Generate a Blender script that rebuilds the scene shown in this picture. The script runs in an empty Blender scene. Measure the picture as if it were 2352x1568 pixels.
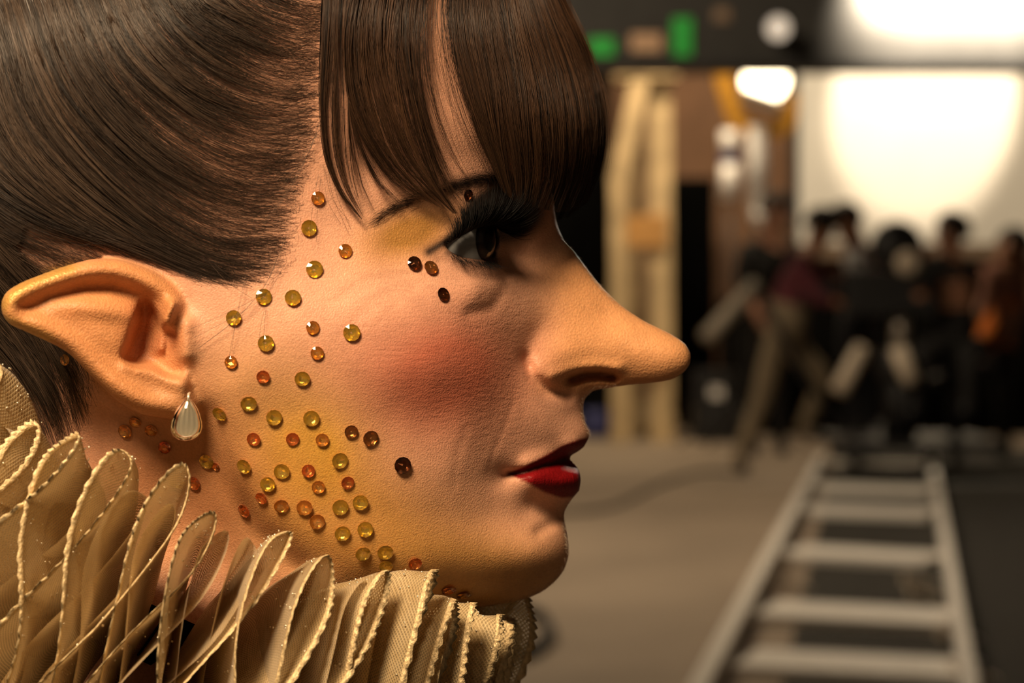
import bpy, bmesh, math, random
import numpy as np
from mathutils import Vector, Matrix
from mathutils.bvhtree import BVHTree

SC = bpy.context.scene
COL = SC.collection
rng = np.random.default_rng(7)
random.seed(7)

# ------------------------------------------------------------------ camera
IW, IH = 2352, 1568
FPX = 5200.0                       # focal length in pixels of the 2352 px frame
CU, CV = IW / 2, IH / 2
D0 = 0.66                          # distance of the face's middle plane
PITCH = math.atan(109 / FPX)       # horizon at pixel row 675
CAMH = 1.15
cam_d = bpy.data.cameras.new('camera')
cam = bpy.data.objects.new('camera', cam_d)
COL.objects.link(cam)
cam_d.sensor_width = 36
cam_d.lens = FPX * 36 / IW
cam.location = (0, 0, CAMH)
cam.rotation_euler = (math.pi / 2 - PITCH, 0, 0)
cam_d.clip_start = 0.05
cam_d.clip_end = 100
cam_d.dof.use_dof = True
cam_d.dof.focus_distance = 0.613
cam_d.dof.aperture_fstop = 13.0
SC.camera = cam

CR = Matrix.Rotation(math.pi / 2 - PITCH, 3, 'X')      # camera axes: right, up, back
AX_R, AX_U, AX_B = CR.col[0].copy(), CR.col[1].copy(), CR.col[2].copy()
CAMP = Vector((0, 0, CAMH))
HEADM = Matrix.Translation(CAMP - AX_B * D0) @ CR.to_4x4()   # head frame: X front of face, Y up, Z to the viewer's side

# ------------------------------------------------------------------ world, lights, exposure
wd = bpy.data.worlds.new('world')
SC.world = wd
wd.use_nodes = True
wd.node_tree.nodes['Background'].inputs[0].default_value = (1.0, 0.72, 0.45, 1)
wd.node_tree.nodes['Background'].inputs[1].default_value = 0.06
SC.view_settings.view_transform = 'Standard'
SC.view_settings.look = 'None'
SC.view_settings.gamma = 1.0
SC.view_settings.use_curve_mapping = False
SC.view_settings.exposure = 0.0
SC.cycles.max_bounces = 8
SC.cycles.diffuse_bounces = 2
SC.cycles.glossy_bounces = 3
SC.cycles.transmission_bounces = 8
SC.cycles.transparent_max_bounces = 6
SC.cycles.adaptive_threshold = 0.03


def lamp(name, kind, loc, aim, energy, color, **kw):
    d = bpy.data.lights.new(name, kind)
    o = bpy.data.objects.new(name, d)
    COL.objects.link(o)
    o.location = loc
    o.rotation_euler = (Vector(aim) - Vector(loc)).to_track_quat('-Z', 'Y').to_euler()
    d.energy = energy
    d.color = color
    for k, v in kw.items():
        setattr(d, k, v)
    return o


HEADC = HEADM @ Vector((-0.02, 0.0, 0.05))
WARM = (1.0, 0.72, 0.44)
key_at = HEADM @ Vector((-0.30, 0.70, 0.84))
lamp('key_light', 'AREA', key_at, HEADM @ Vector((-0.02, 0.03, 0.05)), 25.0, WARM, shape='DISK', size=0.36)
rim_at = HEADM @ Vector((0.65, 0.45, -2.4))
lamp('back_light', 'AREA', rim_at, HEADM @ Vector((0.02, 0.06, 0)), 3.5, (1.0, 0.85, 0.65), shape='DISK', size=0.25)  # added lamp for the rim glow that the bright screen gives
# lamps of the set behind: pools on the screen, the beam and the floor
lamp('screen_spot', 'SPOT', (3.9, 17.6, 4.9), (3.62, 19.75, 3.06), 1000.0, (1.0, 0.80, 0.55), spot_size=0.60, spot_blend=0.35, shadow_soft_size=0.05)
lamp('set_light', 'AREA', (-1.5, 10.0, 4.9), (0.8, 11.5, 0.0), 330.0, (1.0, 0.78, 0.52), shape='RECTANGLE', size=2.5, size_y=2.5)
bs = lamp('beam_light', 'AREA', (2.56, 12.74, 3.06), (2.56, 13.0, 2.84), 120.0, (1.0, 0.84, 0.62), shape='RECTANGLE', size=1.05, size_y=0.05)
bs.data.spread = 1.3
lamp('screen_wash', 'AREA', (4.6, 17.0, 4.9), (3.9, 19.75, 2.3), 26.0, (1.0, 0.80, 0.55), shape='RECTANGLE', size=1.2, size_y=0.5)  # added wash that brightens the sheet around the spot's pool
lamp('wall_light', 'AREA', (1.0, 16.0, 4.9), (1.6, 20.0, 1.9), 210.0, (1.0, 0.78, 0.5), shape='RECTANGLE', size=1.5, size_y=1.0)


# ------------------------------------------------------------------ helpers
def pl(u, v, z):
    """pixel + height above the middle plane (metres) -> head frame"""
    s = (D0 - z) / FPX
    return ((u - CU) * s, -(v - CV) * s, z)


def to_uv(P):
    """head-frame points (n,3) -> pixel columns and rows"""
    z = np.abs(P[:, 2])
    s = FPX / (D0 - z)
    return P[:, 0] * s + CU, -P[:, 1] * s + CV


def catmull(pts, step=20.0, closed=False):
    pts = [np.array(p, float) for p in pts]
    n = len(pts)
    out = []
    rngn = n if closed else n - 1
    for i in range(rngn):
        if closed:
            p0, p1, p2, p3 = pts[(i - 1) % n], pts[i], pts[(i + 1) % n], pts[(i + 2) % n]
        else:
            p0, p1, p2, p3 = pts[max(i - 1, 0)], pts[i], pts[i + 1], pts[min(i + 2, n - 1)]
        k = max(1, int(np.linalg.norm(p2 - p1) / step))
        for j in range(k):
            t = j / k
            # centripetal-ish: scale tangents by the chord so uneven spacing stays calm
            d01 = max(np.linalg.norm(p1 - p0), 1e-6)
            d12 = max(np.linalg.norm(p2 - p1), 1e-6)
            d23 = max(np.linalg.norm(p3 - p2), 1e-6)
            m1 = ((p2 - p1) / d12 * d01 + (p1 - p0) / d01 * d12) / (d01 + d12) * d12 if i or closed else p2 - p1
            m2 = ((p3 - p2) / d23 * d12 + (p2 - p1) / d12 * d23) / (d12 + d23) * d12 if i < n - 2 or closed else p2 - p1
            t2, t3 = t * t, t * t * t
            out.append((2 * t3 - 3 * t2 + 1) * p1 + (t3 - 2 * t2 + t) * m1 + (-2 * t3 + 3 * t2) * p2 + (t3 - t2) * m2)
    if not closed:
        out.append(pts[-1])
    return np.array(out)


def poly_dist(U, V, pts, closed=False, near=False):
    pts = np.asarray(pts, float)
    best = np.full(U.shape, 1e18)
    bu = np.zeros(U.shape)
    bv = np.zeros(U.shape)
    n = len(pts)
    for i in range(n if closed else n - 1):
        a, b = pts[i], pts[(i + 1) % n]
        d = b - a
        L = d @ d
        if L < 1e-9:
            continue
        t = np.clip(((U - a[0]) * d[0] + (V - a[1]) * d[1]) / L, 0, 1)
        qu, qv = a[0] + t * d[0], a[1] + t * d[1]
        r = (U - qu) ** 2 + (V - qv) ** 2
        m = r < best
        best[m] = r[m]
        if near:
            bu[m] = qu[m]
            bv[m] = qv[m]
    if near:
        return np.sqrt(best), bu, bv
    return np.sqrt(best)


def inside(U, V, pts):
    pts = np.asarray(pts, float)
    r = np.zeros(U.shape, bool)
    n = len(pts)
    for i in range(n):
        a, b = pts[i], pts[(i + 1) % n]
        if a[1] == b[1]:
            continue
        c = ((a[1] > V) != (b[1] > V)) & (U < (b[0] - a[0]) * (V - a[1]) / (b[1] - a[1]) + a[0])
        r ^= c
    return r


def sdist(U, V, pts):
    """signed distance in pixels, positive inside"""
    d = poly_dist(U, V, pts, True)
    return np.where(inside(U, V, pts), d, -d)


def sstep(a, b, x):
    t = np.clip((x - a) / (b - a), 0, 1)
    return t * t * (3 - 2 * t)


def gauss(U, V, c, su, sv, rot=0.0):
    a = math.radians(rot)
    du, dv = U - c[0], V - c[1]
    x = du * math.cos(a) + dv * math.sin(a)
    y = -du * math.sin(a) + dv * math.cos(a)
    return np.exp(-0.5 * ((x / su) ** 2 + (y / sv) ** 2))


def groove(U, V, pts, sig):
    return np.exp(-0.5 * (poly_dist(U, V, pts) / sig) ** 2)


def new_mesh(name, verts, faces, mat=None, parent=None, smooth=True):
    me = bpy.data.meshes.new(name)
    verts = np.asarray(verts, np.float32)
    me.from_pydata(verts.tolist() if len(verts) < 5000 else verts, [], faces)
    me.update()
    if smooth:
        me.polygons.foreach_set('use_smooth', np.ones(len(me.polygons), bool))
    o = bpy.data.objects.new(name, me)
    COL.objects.link(o)
    if mat:
        me.materials.append(mat)
    if parent:
        o.parent = parent
    return o


def tag(o, label=None, cat=None, group=None, kind=None):
    for k, v in (('label', label), ('category', cat), ('group', group), ('kind', kind)):
        if v:
            o[k] = v
    return o


def empty(name, matrix=None, loc=(0, 0, 0)):
    o = bpy.data.objects.new(name, None)
    COL.objects.link(o)
    o.empty_display_size = 0.05
    if matrix is not None:
        o.matrix_world = matrix
    else:
        o.location = loc
    return o


def mat_new(name, base=(0.5, 0.5, 0.5), rough=0.5, metal=0.0, **kw):
    m = bpy.data.materials.new(name)
    m.use_nodes = True
    b = m.node_tree.nodes['Principled BSDF']
    b.inputs['Base Color'].default_value = (*base, 1)
    b.inputs['Roughness'].default_value = rough
    b.inputs['Metallic'].default_value = metal
    for k, v in kw.items():
        b.inputs[k].default_value = v
    return m


def nodes(m):
    return m.node_tree.nodes, m.node_tree.links, m.node_tree.nodes['Principled BSDF']


def noisy(m, scale=20.0, amount=0.25, bump=0.0, detail=3.0, coord='Object', c2=None):
    """break a plain colour up with noise, with some relief"""
    N, L, b = nodes(m)
    tc = N.new('ShaderNodeTexCoord')
    nz = N.new('ShaderNodeTexNoise')
    nz.inputs['Scale'].default_value = scale
    nz.inputs['Detail'].default_value = detail
    L.new(tc.outputs[coord], nz.inputs['Vector'])
    base = b.inputs['Base Color'].default_value[:3]
    r = N.new('ShaderNodeValToRGB')
    r.color_ramp.elements[0].position = 0.3
    r.color_ramp.elements[1].position = 0.72
    lo = tuple(c * (1 - amount) for c in base)
    hi = c2 if c2 else tuple(min(1, c * (1 + amount)) for c in base)
    r.color_ramp.elements[0].color = (*lo, 1)
    r.color_ramp.elements[1].color = (*hi, 1)
    L.new(nz.outputs['Fac'], r.inputs['Fac'])
    L.new(r.outputs['Color'], b.inputs['Base Color'])
    if bump:
        bp = N.new('ShaderNodeBump')
        bp.inputs['Strength'].default_value = bump
        bp.inputs['Distance'].default_value = 0.01
        L.new(nz.outputs['Fac'], bp.inputs['Height'])
        L.new(bp.outputs['Normal'], b.inputs['Normal'])
    return m


# ------------------------------------------------------------------ shape builders (world space unless a parent frame is given)
def ray(u, v):
    return AX_R * ((u - CU) / FPX) + AX_U * (-(v - CV) / FPX) - AX_B


def at_y(u, v, y):
    """world point seen at a pixel, y metres into the room"""
    d = ray(u, v)
    return CAMP + d * (y / d.y)


def at_floor(u, v, z=0.0):
    d = ray(u, v)
    return CAMP + d * ((z - CAMH) / d.z)


class MB:
    def __init__(self):
        self.v, self.f = [], []

    def add(self, vs_, fs_):
        k = len(self.v)
        self.v += [tuple(p) for p in vs_]
        self.f += [tuple(i + k for i in f_) for f_ in fs_]
        return self

    def box(self, lo, hi, bev=0.0):
        x0, y0, z0 = lo
        x1, y1, z1 = hi
        if bev <= 0:
            return self.add([(x0, y0, z0), (x1, y0, z0), (x1, y1, z0), (x0, y1, z0), (x0, y0, z1), (x1, y0, z1), (x1, y1, z1), (x0, y1, z1)],
                            [(3, 2, 1, 0), (4, 5, 6, 7), (0, 1, 5, 4), (1, 2, 6, 5), (2, 3, 7, 6), (3, 0, 4, 7)])
        b_ = bmesh.new()
        bmesh.ops.create_cube(b_, size=1.0)
        for q in b_.verts:
            q.co = Vector(((x0 + x1) / 2 + q.co.x * (x1 - x0), (y0 + y1) / 2 + q.co.y * (y1 - y0), (z0 + z1) / 2 + q.co.z * (z1 - z0)))
        bmesh.ops.bevel(b_, geom=b_.edges[:], offset=bev, segments=2, affect='EDGES', profile=0.6)
        b_.verts.index_update()
        self.add([q.co[:] for q in b_.verts], [[q.index for q in f_.verts] for f_ in b_.faces])
        b_.free()
        return self

    def bar(self, a, b, w, h, up=(0, 0, 1)):
        """rectangular bar from a to b: w across, h along 'up'"""
        a, b = Vector(a), Vector(b)
        d = (b - a).normalized()
        s_ = d.cross(Vector(up))
        if s_.length < 1e-4:
            s_ = d.cross(Vector((1, 0, 0)))
        s_.normalize()
        n_ = s_.cross(d)
        c = [p + s_ * (sx * w / 2) + n_ * (sn * h / 2) for p in (a, b) for sx, sn in ((-1, -1), (1, -1), (1, 1), (-1, 1))]
        return self.add(c, [(3, 2, 1, 0), (4, 5, 6, 7), (0, 1, 5, 4), (1, 2, 6, 5), (2, 3, 7, 6), (3, 0, 4, 7)])

    def tube(self, pts, r, n=12, cap=True):
        pts = [Vector(p) for p in pts]
        rs = r if isinstance(r, (list, tuple)) else [r] * len(pts)
        rings = []
        ref = None
        for i, p in enumerate(pts):
            d = (pts[min(i + 1, len(pts) - 1)] - pts[max(i - 1, 0)]).normalized()
            if ref is None:
                ref = d.orthogonal().normalized()
            ref = (ref - d * ref.dot(d)).normalized()
            bi = d.cross(ref)
            rings.append([p + (ref * math.cos(2 * math.pi * k / n) + bi * math.sin(2 * math.pi * k / n)) * rs[i] for k in range(n)])
        vs_ = [q for rg_ in rings for q in rg_]
        fs_ = [(i * n + k, i * n + (k + 1) % n, (i + 1) * n + (k + 1) % n, (i + 1) * n + k) for i in range(len(pts) - 1) for k in range(n)]
        if cap:
            fs_ += [tuple(range(n))[::-1], tuple((len(pts) - 1) * n + k for k in range(n))]
        return self.add(vs_, fs_)

    def lathe(self, prof, c, axis=(0, 0, 1), n=24):
        """prof: (radius, along) pairs around an axis through c"""
        q = Vector(axis).to_track_quat('Z', 'Y')
        vs_ = [Vector(c) + q @ Vector((r_ * math.cos(2 * math.pi * k / n), r_ * math.sin(2 * math.pi * k / n), h_)) for r_, h_ in prof for k in range(n)]
        fs_ = [(i * n + k, i * n + (k + 1) % n, (i + 1) * n + (k + 1) % n, (i + 1) * n + k) for i in range(len(prof) - 1) for k in range(n)]
        return self.add(vs_, fs_)

    def build(self, name, mat=None, parent=None, smooth=False):
        vs_ = self.v
        if parent is not None:
            wm = parent.matrix_basis.copy()
            pp = parent.parent
            while pp:
                wm = pp.matrix_basis @ wm
                pp = pp.parent
            inv = wm.inverted()
            vs_ = [inv @ Vector(p) for p in vs_]
        return new_mesh(name, [tuple(p) for p in vs_], self.f, mat, parent, smooth)


def thing(name, loc, label, cat, group=None):
    o = empty(name, Matrix.Translation(Vector(loc)))
    return tag(o, label, cat, group)


def struct(o):
    o['kind'] = 'structure'
    return o


# ------------------------------------------------------------------ the studio behind
m_floor = noisy(mat_new('concrete', (0.30, 0.235, 0.175), 0.75), 0.9, 0.22, 0.05)
m_wall = noisy(mat_new('brown_wall', (0.20, 0.105, 0.058), 0.85), 2.5, 0.2, 0.04)
m_black = noisy(mat_new('black_cloth', (0.0022, 0.002, 0.0018), 1.0, **{'Specular IOR Level': 0.05}), 8, 0.3)
m_mat = noisy(mat_new('black_mat', (0.022, 0.020, 0.016), 0.9), 12, 0.3)
m_wood = noisy(mat_new('pale_wood', (0.60, 0.44, 0.24), 0.6), 6, 0.25, 0.05)
m_wood2 = noisy(mat_new('orange_wood', (0.55, 0.28, 0.08), 0.6), 6, 0.2, 0.05)
m_alu = noisy(mat_new('aluminium', (0.80, 0.76, 0.70), 0.5, 0.15), 30, 0.08)
m_white = noisy(mat_new('white_cloth', (0.82, 0.80, 0.76), 0.9), 3, 0.03)
m_dark = noisy(mat_new('dark_metal', (0.02, 0.02, 0.022), 0.45, 0.3), 20, 0.2)
m_beam = noisy(mat_new('beam_paint', (0.022, 0.021, 0.020), 0.7), 10, 0.2)
m_green = noisy(mat_new('green_tape', (0.02, 0.42, 0.06), 0.6), 30, 0.1)
m_tan = noisy(mat_new('tan_patch', (0.50, 0.32, 0.2), 0.7), 30, 0.1)  # tan colour stands in for a lamp's reflection on the beam
m_yellow = noisy(mat_new('yellow_paint', (0.75, 0.36, 0.03), 0.5), 20, 0.1)
m_chrome = noisy(mat_new('chrome', (0.85, 0.82, 0.80), 0.35, 0.1), 30, 0.05)
m_blue = noisy(mat_new('blue_tape', (0.035, 0.04, 0.15), 0.6), 30, 0.1)


def emit(name, col, power):
    m = mat_new(name, (0.8, 0.8, 0.8), 0.5)
    N_, L_, B_ = nodes(m)
    B_.inputs['Emission Color'].default_value = (*col, 1)
    B_.inputs['Emission Strength'].default_value = power
    return m


m_lens = emit('lamp_lens', (1.0, 0.80, 0.50), 9.0)

WALL_Y = 20.0
struct(MB().box((-9, -3, -0.2), (15, WALL_Y + 0.3, 0.0)).build('floor', m_floor))
struct(MB().box((-9, WALL_Y, 0.0), (15, WALL_Y + 0.3, 5.2)).build('wall_back', m_wall))
struct(MB().box((-9, -3, 5.2), (15, WALL_Y + 0.3, 5.4)).build('ceiling', m_black))
struct(MB().box((-9.3, -3, -0.2), (-9, WALL_Y + 0.3, 5.4)).build('wall_left', m_wall))
struct(MB().box((15, -3, -0.2), (15.3, WALL_Y + 0.3, 5.4)).build('wall_right', m_wall))

# white wall-mounted screen with a dark frame
p0, p1 = at_y(1832, 560, WALL_Y - 0.25), at_y(2560, 60, WALL_Y - 0.25)
scr = thing('projection_screen', ((p0.x + p1.x) / 2, WALL_Y - 0.25, p0.z), 'large white screen with a bright round pool of lamplight', 'screen')
MB().box((p0.x, WALL_Y - 0.27, p0.z), (p1.x, WALL_Y - 0.23, p1.z + 0.6)).build('sheet', m_white, scr)
MB().box((p0.x - 0.07, WALL_Y - 0.31, p0.z - 0.05), (p0.x - 0.005, WALL_Y - 0.22, p1.z + 0.6)).build('frame_post', m_dark, scr)
MB().box((p1.x + 0.005, WALL_Y - 0.31, p0.z - 0.05), (p1.x + 0.07, WALL_Y - 0.22, p1.z + 0.6)).build('frame_post', m_dark, scr)
m_rail = noisy(mat_new('screen_rail', (0.22, 0.15, 0.10), 0.7), 10, 0.2)
MB().box((p0.x, WALL_Y - 0.31, p0.z - 0.12), (p1.x, WALL_Y - 0.22, p0.z - 0.01)).build('bottom_rail', m_rail, scr)

# overhead beam across the set
BY = 13.0
b0, b1 = at_y(1050, 152, BY), at_y(2900, -110, BY)
beam = thing('overhead_beam', ((b0.x + b1.x) / 2, BY, b0.z), 'dark overhead beam with green tape marks running across the top of the set', 'beam')
MB().box((b0.x, BY, b0.z), (b1.x, BY + 0.25, b1.z), 0.02).build('beam_body', m_beam, beam)
MB().box((b0.x, BY - 0.05, b0.z - 0.02), (b1.x, BY + 0.3, b0.z + 0.02), 0.006).build('lower_flange', m_dark, beam)
for (u0, u1, v0, v1, m, nm) in ((1352, 1410, 88, 128, m_green, 'green_tape'), (1545, 1588, 42, 128, m_green, 'green_tape'),
                               (1448, 1520, 78, 118, m_tan, 'tan_patch'), (1640, 1676, 20, 50, m_rail, 'tan_patch')):
    q0, q1 = at_y(u0, v1, BY), at_y(u1, v0, BY)
    MB().box((q0.x, BY - 0.012, q0.z), (q1.x, BY - 0.002, q1.z)).build(nm, m, beam)
# dim glowing disc added for a white highlight on the beam
q = at_y(1785, 66, BY - 0.12)
wl = thing('highlight_disc', q, 'small round glowing disc added for a highlight on the dark overhead beam', 'lamp')
MB().lathe([(0.0, 0.10), (0.05, 0.10), (0.06, 0.03), (0.075, -0.05), (0.07, -0.05)], q, (0, 1, 0)).build('housing', m_dark, wl, True)
MB().lathe([(0.0, -0.045), (0.04, -0.043), (0.068, -0.04)], q, (0, 1, 0)).build('lens', emit('highlight_glow', (1.0, 0.82, 0.66), 0.38), wl, True)

# black drapes
def drape(name, u0, u1, v0, v1, y, label):
    a, b = at_y(u0, v1, y), at_y(u1, v0, y)
    z0 = max(0.005, 0.005)
    n = 60
    vs_, fs_ = [], []
    for layer in (0, 1):
        for i in range(n + 1):
            x = a.x + (b.x - a.x) * i / n
            dy = 0.05 * math.sin(i * 1.1) + 0.02 * math.sin(i * 0.37) + 0.012 * layer
            vs_ += [(x, y + dy, z0), (x, y + dy * 0.8, b.z)]
    m_ = 2 * (n + 1)
    for i in range(n):
        fs_ += [(2 * i, 2 * i + 2, 2 * i + 3, 2 * i + 1), (m_ + 2 * i + 1, m_ + 2 * i + 3, m_ + 2 * i + 2, m_ + 2 * i)]
        fs_ += [(2 * i, m_ + 2 * i, m_ + 2 * i + 2, 2 * i + 2), (2 * i + 1, 2 * i + 3, m_ + 2 * i + 3, m_ + 2 * i + 1)]
    o = new_mesh(name, vs_, fs_, m_black, None, True)
    return tag(o, label, 'curtain', 'black stage drapes')


drape('stage_drape', 700, 1402, -60, 990, 18.7, 'tall black drape hanging behind the face, left of the timber frame')
drape('stage_drape', 1530, 1642, 408, 985, 19.3, 'short black drape just right of the timber frame')

drape('stage_drape', 1650, 2480, 690, 985, 18.4, 'low wide black drape added to darken the wall behind the crew')  # added sheet that keeps the low backdrop behind the crew dark

# timber frame (tall step ladder of pale wood)
LY = 17.6
lad = thing('wooden_ladder', (at_y(1475, 900, LY).x, LY, 0), 'tall pale wooden A-frame ladder standing before a black drape', 'ladder')


def lad_bar(u0, v0, u1, v1, w, name, m, dy=0.0, h=0.05):
    a, b = at_y(u0, v0, LY + dy), at_y(u1, v1, LY + dy)
    if b.z < 0.03:
        b.z = 0.0
    MB().bar(a, b, h, w * LY / FPX, up=(1, 0, 0)).build(name, m, lad)


lad_bar(1515, 152, 1520, 1015, 52, 'post', m_wood)
lad_bar(1462, 152, 1452, 1015, 30, 'post', m_wood, 0.45)
lad_bar(1475, 165, 1418, 420, 40, 'leg', m_wood, -0.12)
lad_bar(1418, 415, 1422, 1015, 34, 'leg', m_wood, -0.12)
for v_, m_ in ((175, m_wood), (530, m_wood2), (850, m_wood2)):
    a, b = at_y(1412, v_, LY - 0.05), at_y(1530, v_, LY - 0.05)
    MB().bar(a, b, 0.06, 0.05 if v_ != 530 else 0.24).build('rung', m_, lad)
MB().box(tuple(at_y(1425, 178, LY - 0.16)), tuple(at_y(1545, 150, LY + 0.5)), 0.0).build('top_plate', m_wood, lad)

# bundle at the foot of the ladder
q = at_floor(1480, 1000)
sb = thing('sandbag', q, 'cream sandbag slumped on the floor below the wooden ladder', 'sandbag')
prof = [(0.0, 0.0), (0.20, 0.01), (0.27, 0.08), (0.25, 0.17), (0.14, 0.25), (0.05, 0.28), (0.0, 0.285)]
MB().lathe(prof, q).build('sack', noisy(mat_new('cream_canvas', (0.55, 0.42, 0.26), 0.9), 10, 0.2, 0.2), sb, True)
MB().bar(q + Vector((-0.08, 0, 0.27)), q + Vector((0.08, 0, 0.27)), 0.04, 0.05).build('strap', m_dark, sb)
q = at_floor(1368, 1004)
bb = thing('blue_bag', q, 'small dark blue bag on the floor left of the cream sandbag', 'bag')
MB().box((q.x - 0.11, q.y - 0.1, 0.0), (q.x + 0.11, q.y + 0.1, 0.22), 0.04).build('pouch', m_blue, bb, True)
MB().tube([(q.x - 0.07, q.y, 0.2), (q.x - 0.05, q.y, 0.3), (q.x + 0.05, q.y, 0.3), (q.x + 0.07, q.y, 0.2)], 0.012).build('carry_handle', m_dark, bb, True)

# studio lamp in a yellow yoke on a chrome stand
SY = 16.6
base = at_y(1752, 675, SY)
sl = thing('studio_lamp', (base.x, SY, 0), 'glowing studio lamp in a yellow yoke on a chrome stand', 'lamp')
c = at_y(1757, 181, SY)
R_ = 52 * SY / FPX
MB().lathe([(0.0, 0.34), (0.10, 0.33), (0.15, 0.22), (R_ * 1.08, 0.02), (R_ * 1.12, -0.06), (R_ * 1.02, -0.06)], c, (0, 1, 0.25)).build('housing', m_dark, sl, True)
MB().lathe([(0.0, -0.06), (R_ * 0.6, -0.055), (R_, -0.03)], c, (0, 1, 0.25)).build('lens', m_lens, sl, True)
MB().bar(at_y(1702, 214, SY - 0.1), at_y(1796, 246, SY - 0.12), 0.2, 0.02, up=(0, 0.3, 1)).build('barn_door', m_white, sl)
for pts, nm in (([(1655, 150), (1672, 220), (1694, 272), (1722, 294), (1760, 298), (1798, 292), (1812, 255), (1814, 215)], 'yoke'),):
    m_ = MB()
    P_ = [at_y(a[0], a[1], SY + 0.05) for a in catmull(pts, 12)]
    for i in range(len(P_) - 1):
        m_.bar(P_[i], P_[i + 1] + (P_[i + 1] - P_[i]) * 0.2, 0.09, 38 * SY / FPX, up=(1, 0, 0.01) if abs((P_[i + 1] - P_[i]).normalized().x) < 0.7 else (0, 0, 1))
    m_.build(nm, m_yellow, sl)
a, b = at_y(1739, 290, SY), at_y(1739, 480, SY)
MB().tube([a, b], 22 * SY / FPX, 16).build('stand_sleeve', m_chrome, sl, True)
MB().tube([b, Vector((b.x, b.y, 0.35))], 0.018).build('stand_pole', m_dark, sl, True)
q = at_y(1753, 497, SY - 0.06)
MB().lathe([(0.0, -0.09), (0.06, -0.075), (0.09, 0.0), (0.06, 0.075), (0.0, 0.09)], q, (0.3, 1, 0)).build('clamp_knob', m_chrome, sl, True)
for k in range(3):
    an = 2 * math.pi * k / 3 + 0.4
    MB().tube([(b.x, b.y, 0.42), (b.x + 0.42 * math.cos(an), b.y + 0.42 * math.sin(an), 0.012)], 0.012).build('stand_leg', m_dark, sl, True)
# second stand with blue tape
x1 = at_y(1677, 380, SY + 0.6)
st = thing('light_stand', (x1.x, SY + 0.6, 0), 'chrome light stand with a band of blue tape, left of the glowing lamp', 'stand')
for v0, v1, m, nm in ((300, 352, m_chrome, 'upper_sleeve'), (352, 376, m_blue, 'tape_band'), (376, 458, m_chrome, 'lower_sleeve')):
    MB().tube([at_y(1675, v0, SY + 0.6), at_y(1675, v1, SY + 0.6)], 21 * SY / FPX, 16).build(nm, m, st, True)
e0 = at_y(1675, 458, SY + 0.6)
MB().tube([e0, (e0.x, e0.y, 0.3)], 0.016).build('stand_pole', m_dark, st, True)
for k in range(3):
    an = 2 * math.pi * k / 3 + 1.1
    MB().tube([(e0.x, e0.y, 0.36), (e0.x + 0.38 * math.cos(an), e0.y + 0.38 * math.sin(an), 0.012)], 0.012).build('stand_leg', m_dark, st, True)

# ---- camera track
TL0, TL1 = at_floor(1622, 1600), at_floor(1893, 1060)
TR0, TR1 = at_floor(2225, 1600), at_floor(2138, 1060)
tdir = (TL1 - TL0).normalized()
track = thing('dolly_track', (TL0 + TR0) / 2, 'pale aluminium dolly track with flat cross ties running into the set', 'track')
ext = tdir * 1.2
MB().bar(TL0 - ext + Vector((0, 0, 0.055)), TL1 - ext * 0.3 + Vector((0, 0, 0.055)), 0.05, 0.05).build('rail', m_alu, track)
MB().bar(TR0 - ext + Vector((0, 0, 0.055)), TR1 - ext * 0.3 + Vector((0, 0, 0.055)), 0.045, 0.05).build('rail', m_alu, track)
for k, (ua, va, ub, vb, dpx) in enumerate(((1715, 1518, 2235, 1545, 46), (1760, 1403, 2185, 1425, 44), (1815, 1268, 2150, 1287, 40), (1852, 1170, 2142, 1180, 36), (1872, 1120, 2138, 1128, 33), (1905, 1066, 2132, 1072, 36), (1660, 1660, 2270, 1690, 50))):
    a, b = at_floor(ua, va, 0.02), at_floor(ub, vb, 0.02)
    y = (a.y + b.y) / 2
    wid = abs(at_floor(ua, va - dpx / 2).y - at_floor(ua, va + dpx / 2).y)
    MB().bar(a, b, min(wid, 0.42) * 0.92, 0.03).build('cross_tie', m_alu, track)
m_wedge = noisy(mat_new('wedge_wood', (0.50, 0.42, 0.33), 0.7), 20, 0.2)
for (uu, vv) in ((1828, 1308), (1825, 1352), (2115, 1345), (2130, 1375), (2205, 1470), (2240, 1560)):
    q = at_floor(uu, vv)
    MB().add([(q.x - 0.07, q.y - 0.04, 0.004), (q.x + 0.07, q.y - 0.04, 0.004), (q.x + 0.07, q.y + 0.04, 0.004), (q.x - 0.07, q.y + 0.04, 0.004), (q.x - 0.07, q.y - 0.04, 0.05), (q.x - 0.07, q.y + 0.04, 0.05)],
             [(3, 2, 1, 0), (0, 1, 4), (2, 3, 5), (1, 2, 5, 4), (0, 4, 5, 3)]).build('levelling_wedge', m_wedge, track)
# black cloth under the track
a, b, c_, d_ = at_floor(1660, 1640), at_floor(1905, 1030), at_floor(3000, 1030), at_floor(3400, 1640)
a, b = a + Vector((0.05, -0.6, 0)), b + Vector((0.05, 0, 0))
gm = MB()
gm.add([(a.x, a.y, 0.0005), (d_.x + 1, a.y, 0.0005), (d_.x + 3, b.y, 0.0005), (b.x, b.y, 0.0005), (a.x, a.y, 0.005), (d_.x + 1, a.y, 0.005), (d_.x + 3, b.y, 0.005), (b.x, b.y, 0.005)],
       [(3, 2, 1, 0), (4, 5, 6, 7), (0, 1, 5, 4), (1, 2, 6, 5), (2, 3, 7, 6), (3, 0, 4, 7)])
tag(gm.build('floor_cloth', m_mat), 'black floor cloth laid under and right of the track', 'cloth')

# floor cables
def cable(pts, r, label):
    P_ = [at_floor(p[0], p[1], r) for p in catmull(pts, 12)]
    o = MB().tube(P_, r, 8).build('floor_cable', m_dark, None, True)
    return tag(o, label, 'cable', 'cables on the studio floor')


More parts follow.
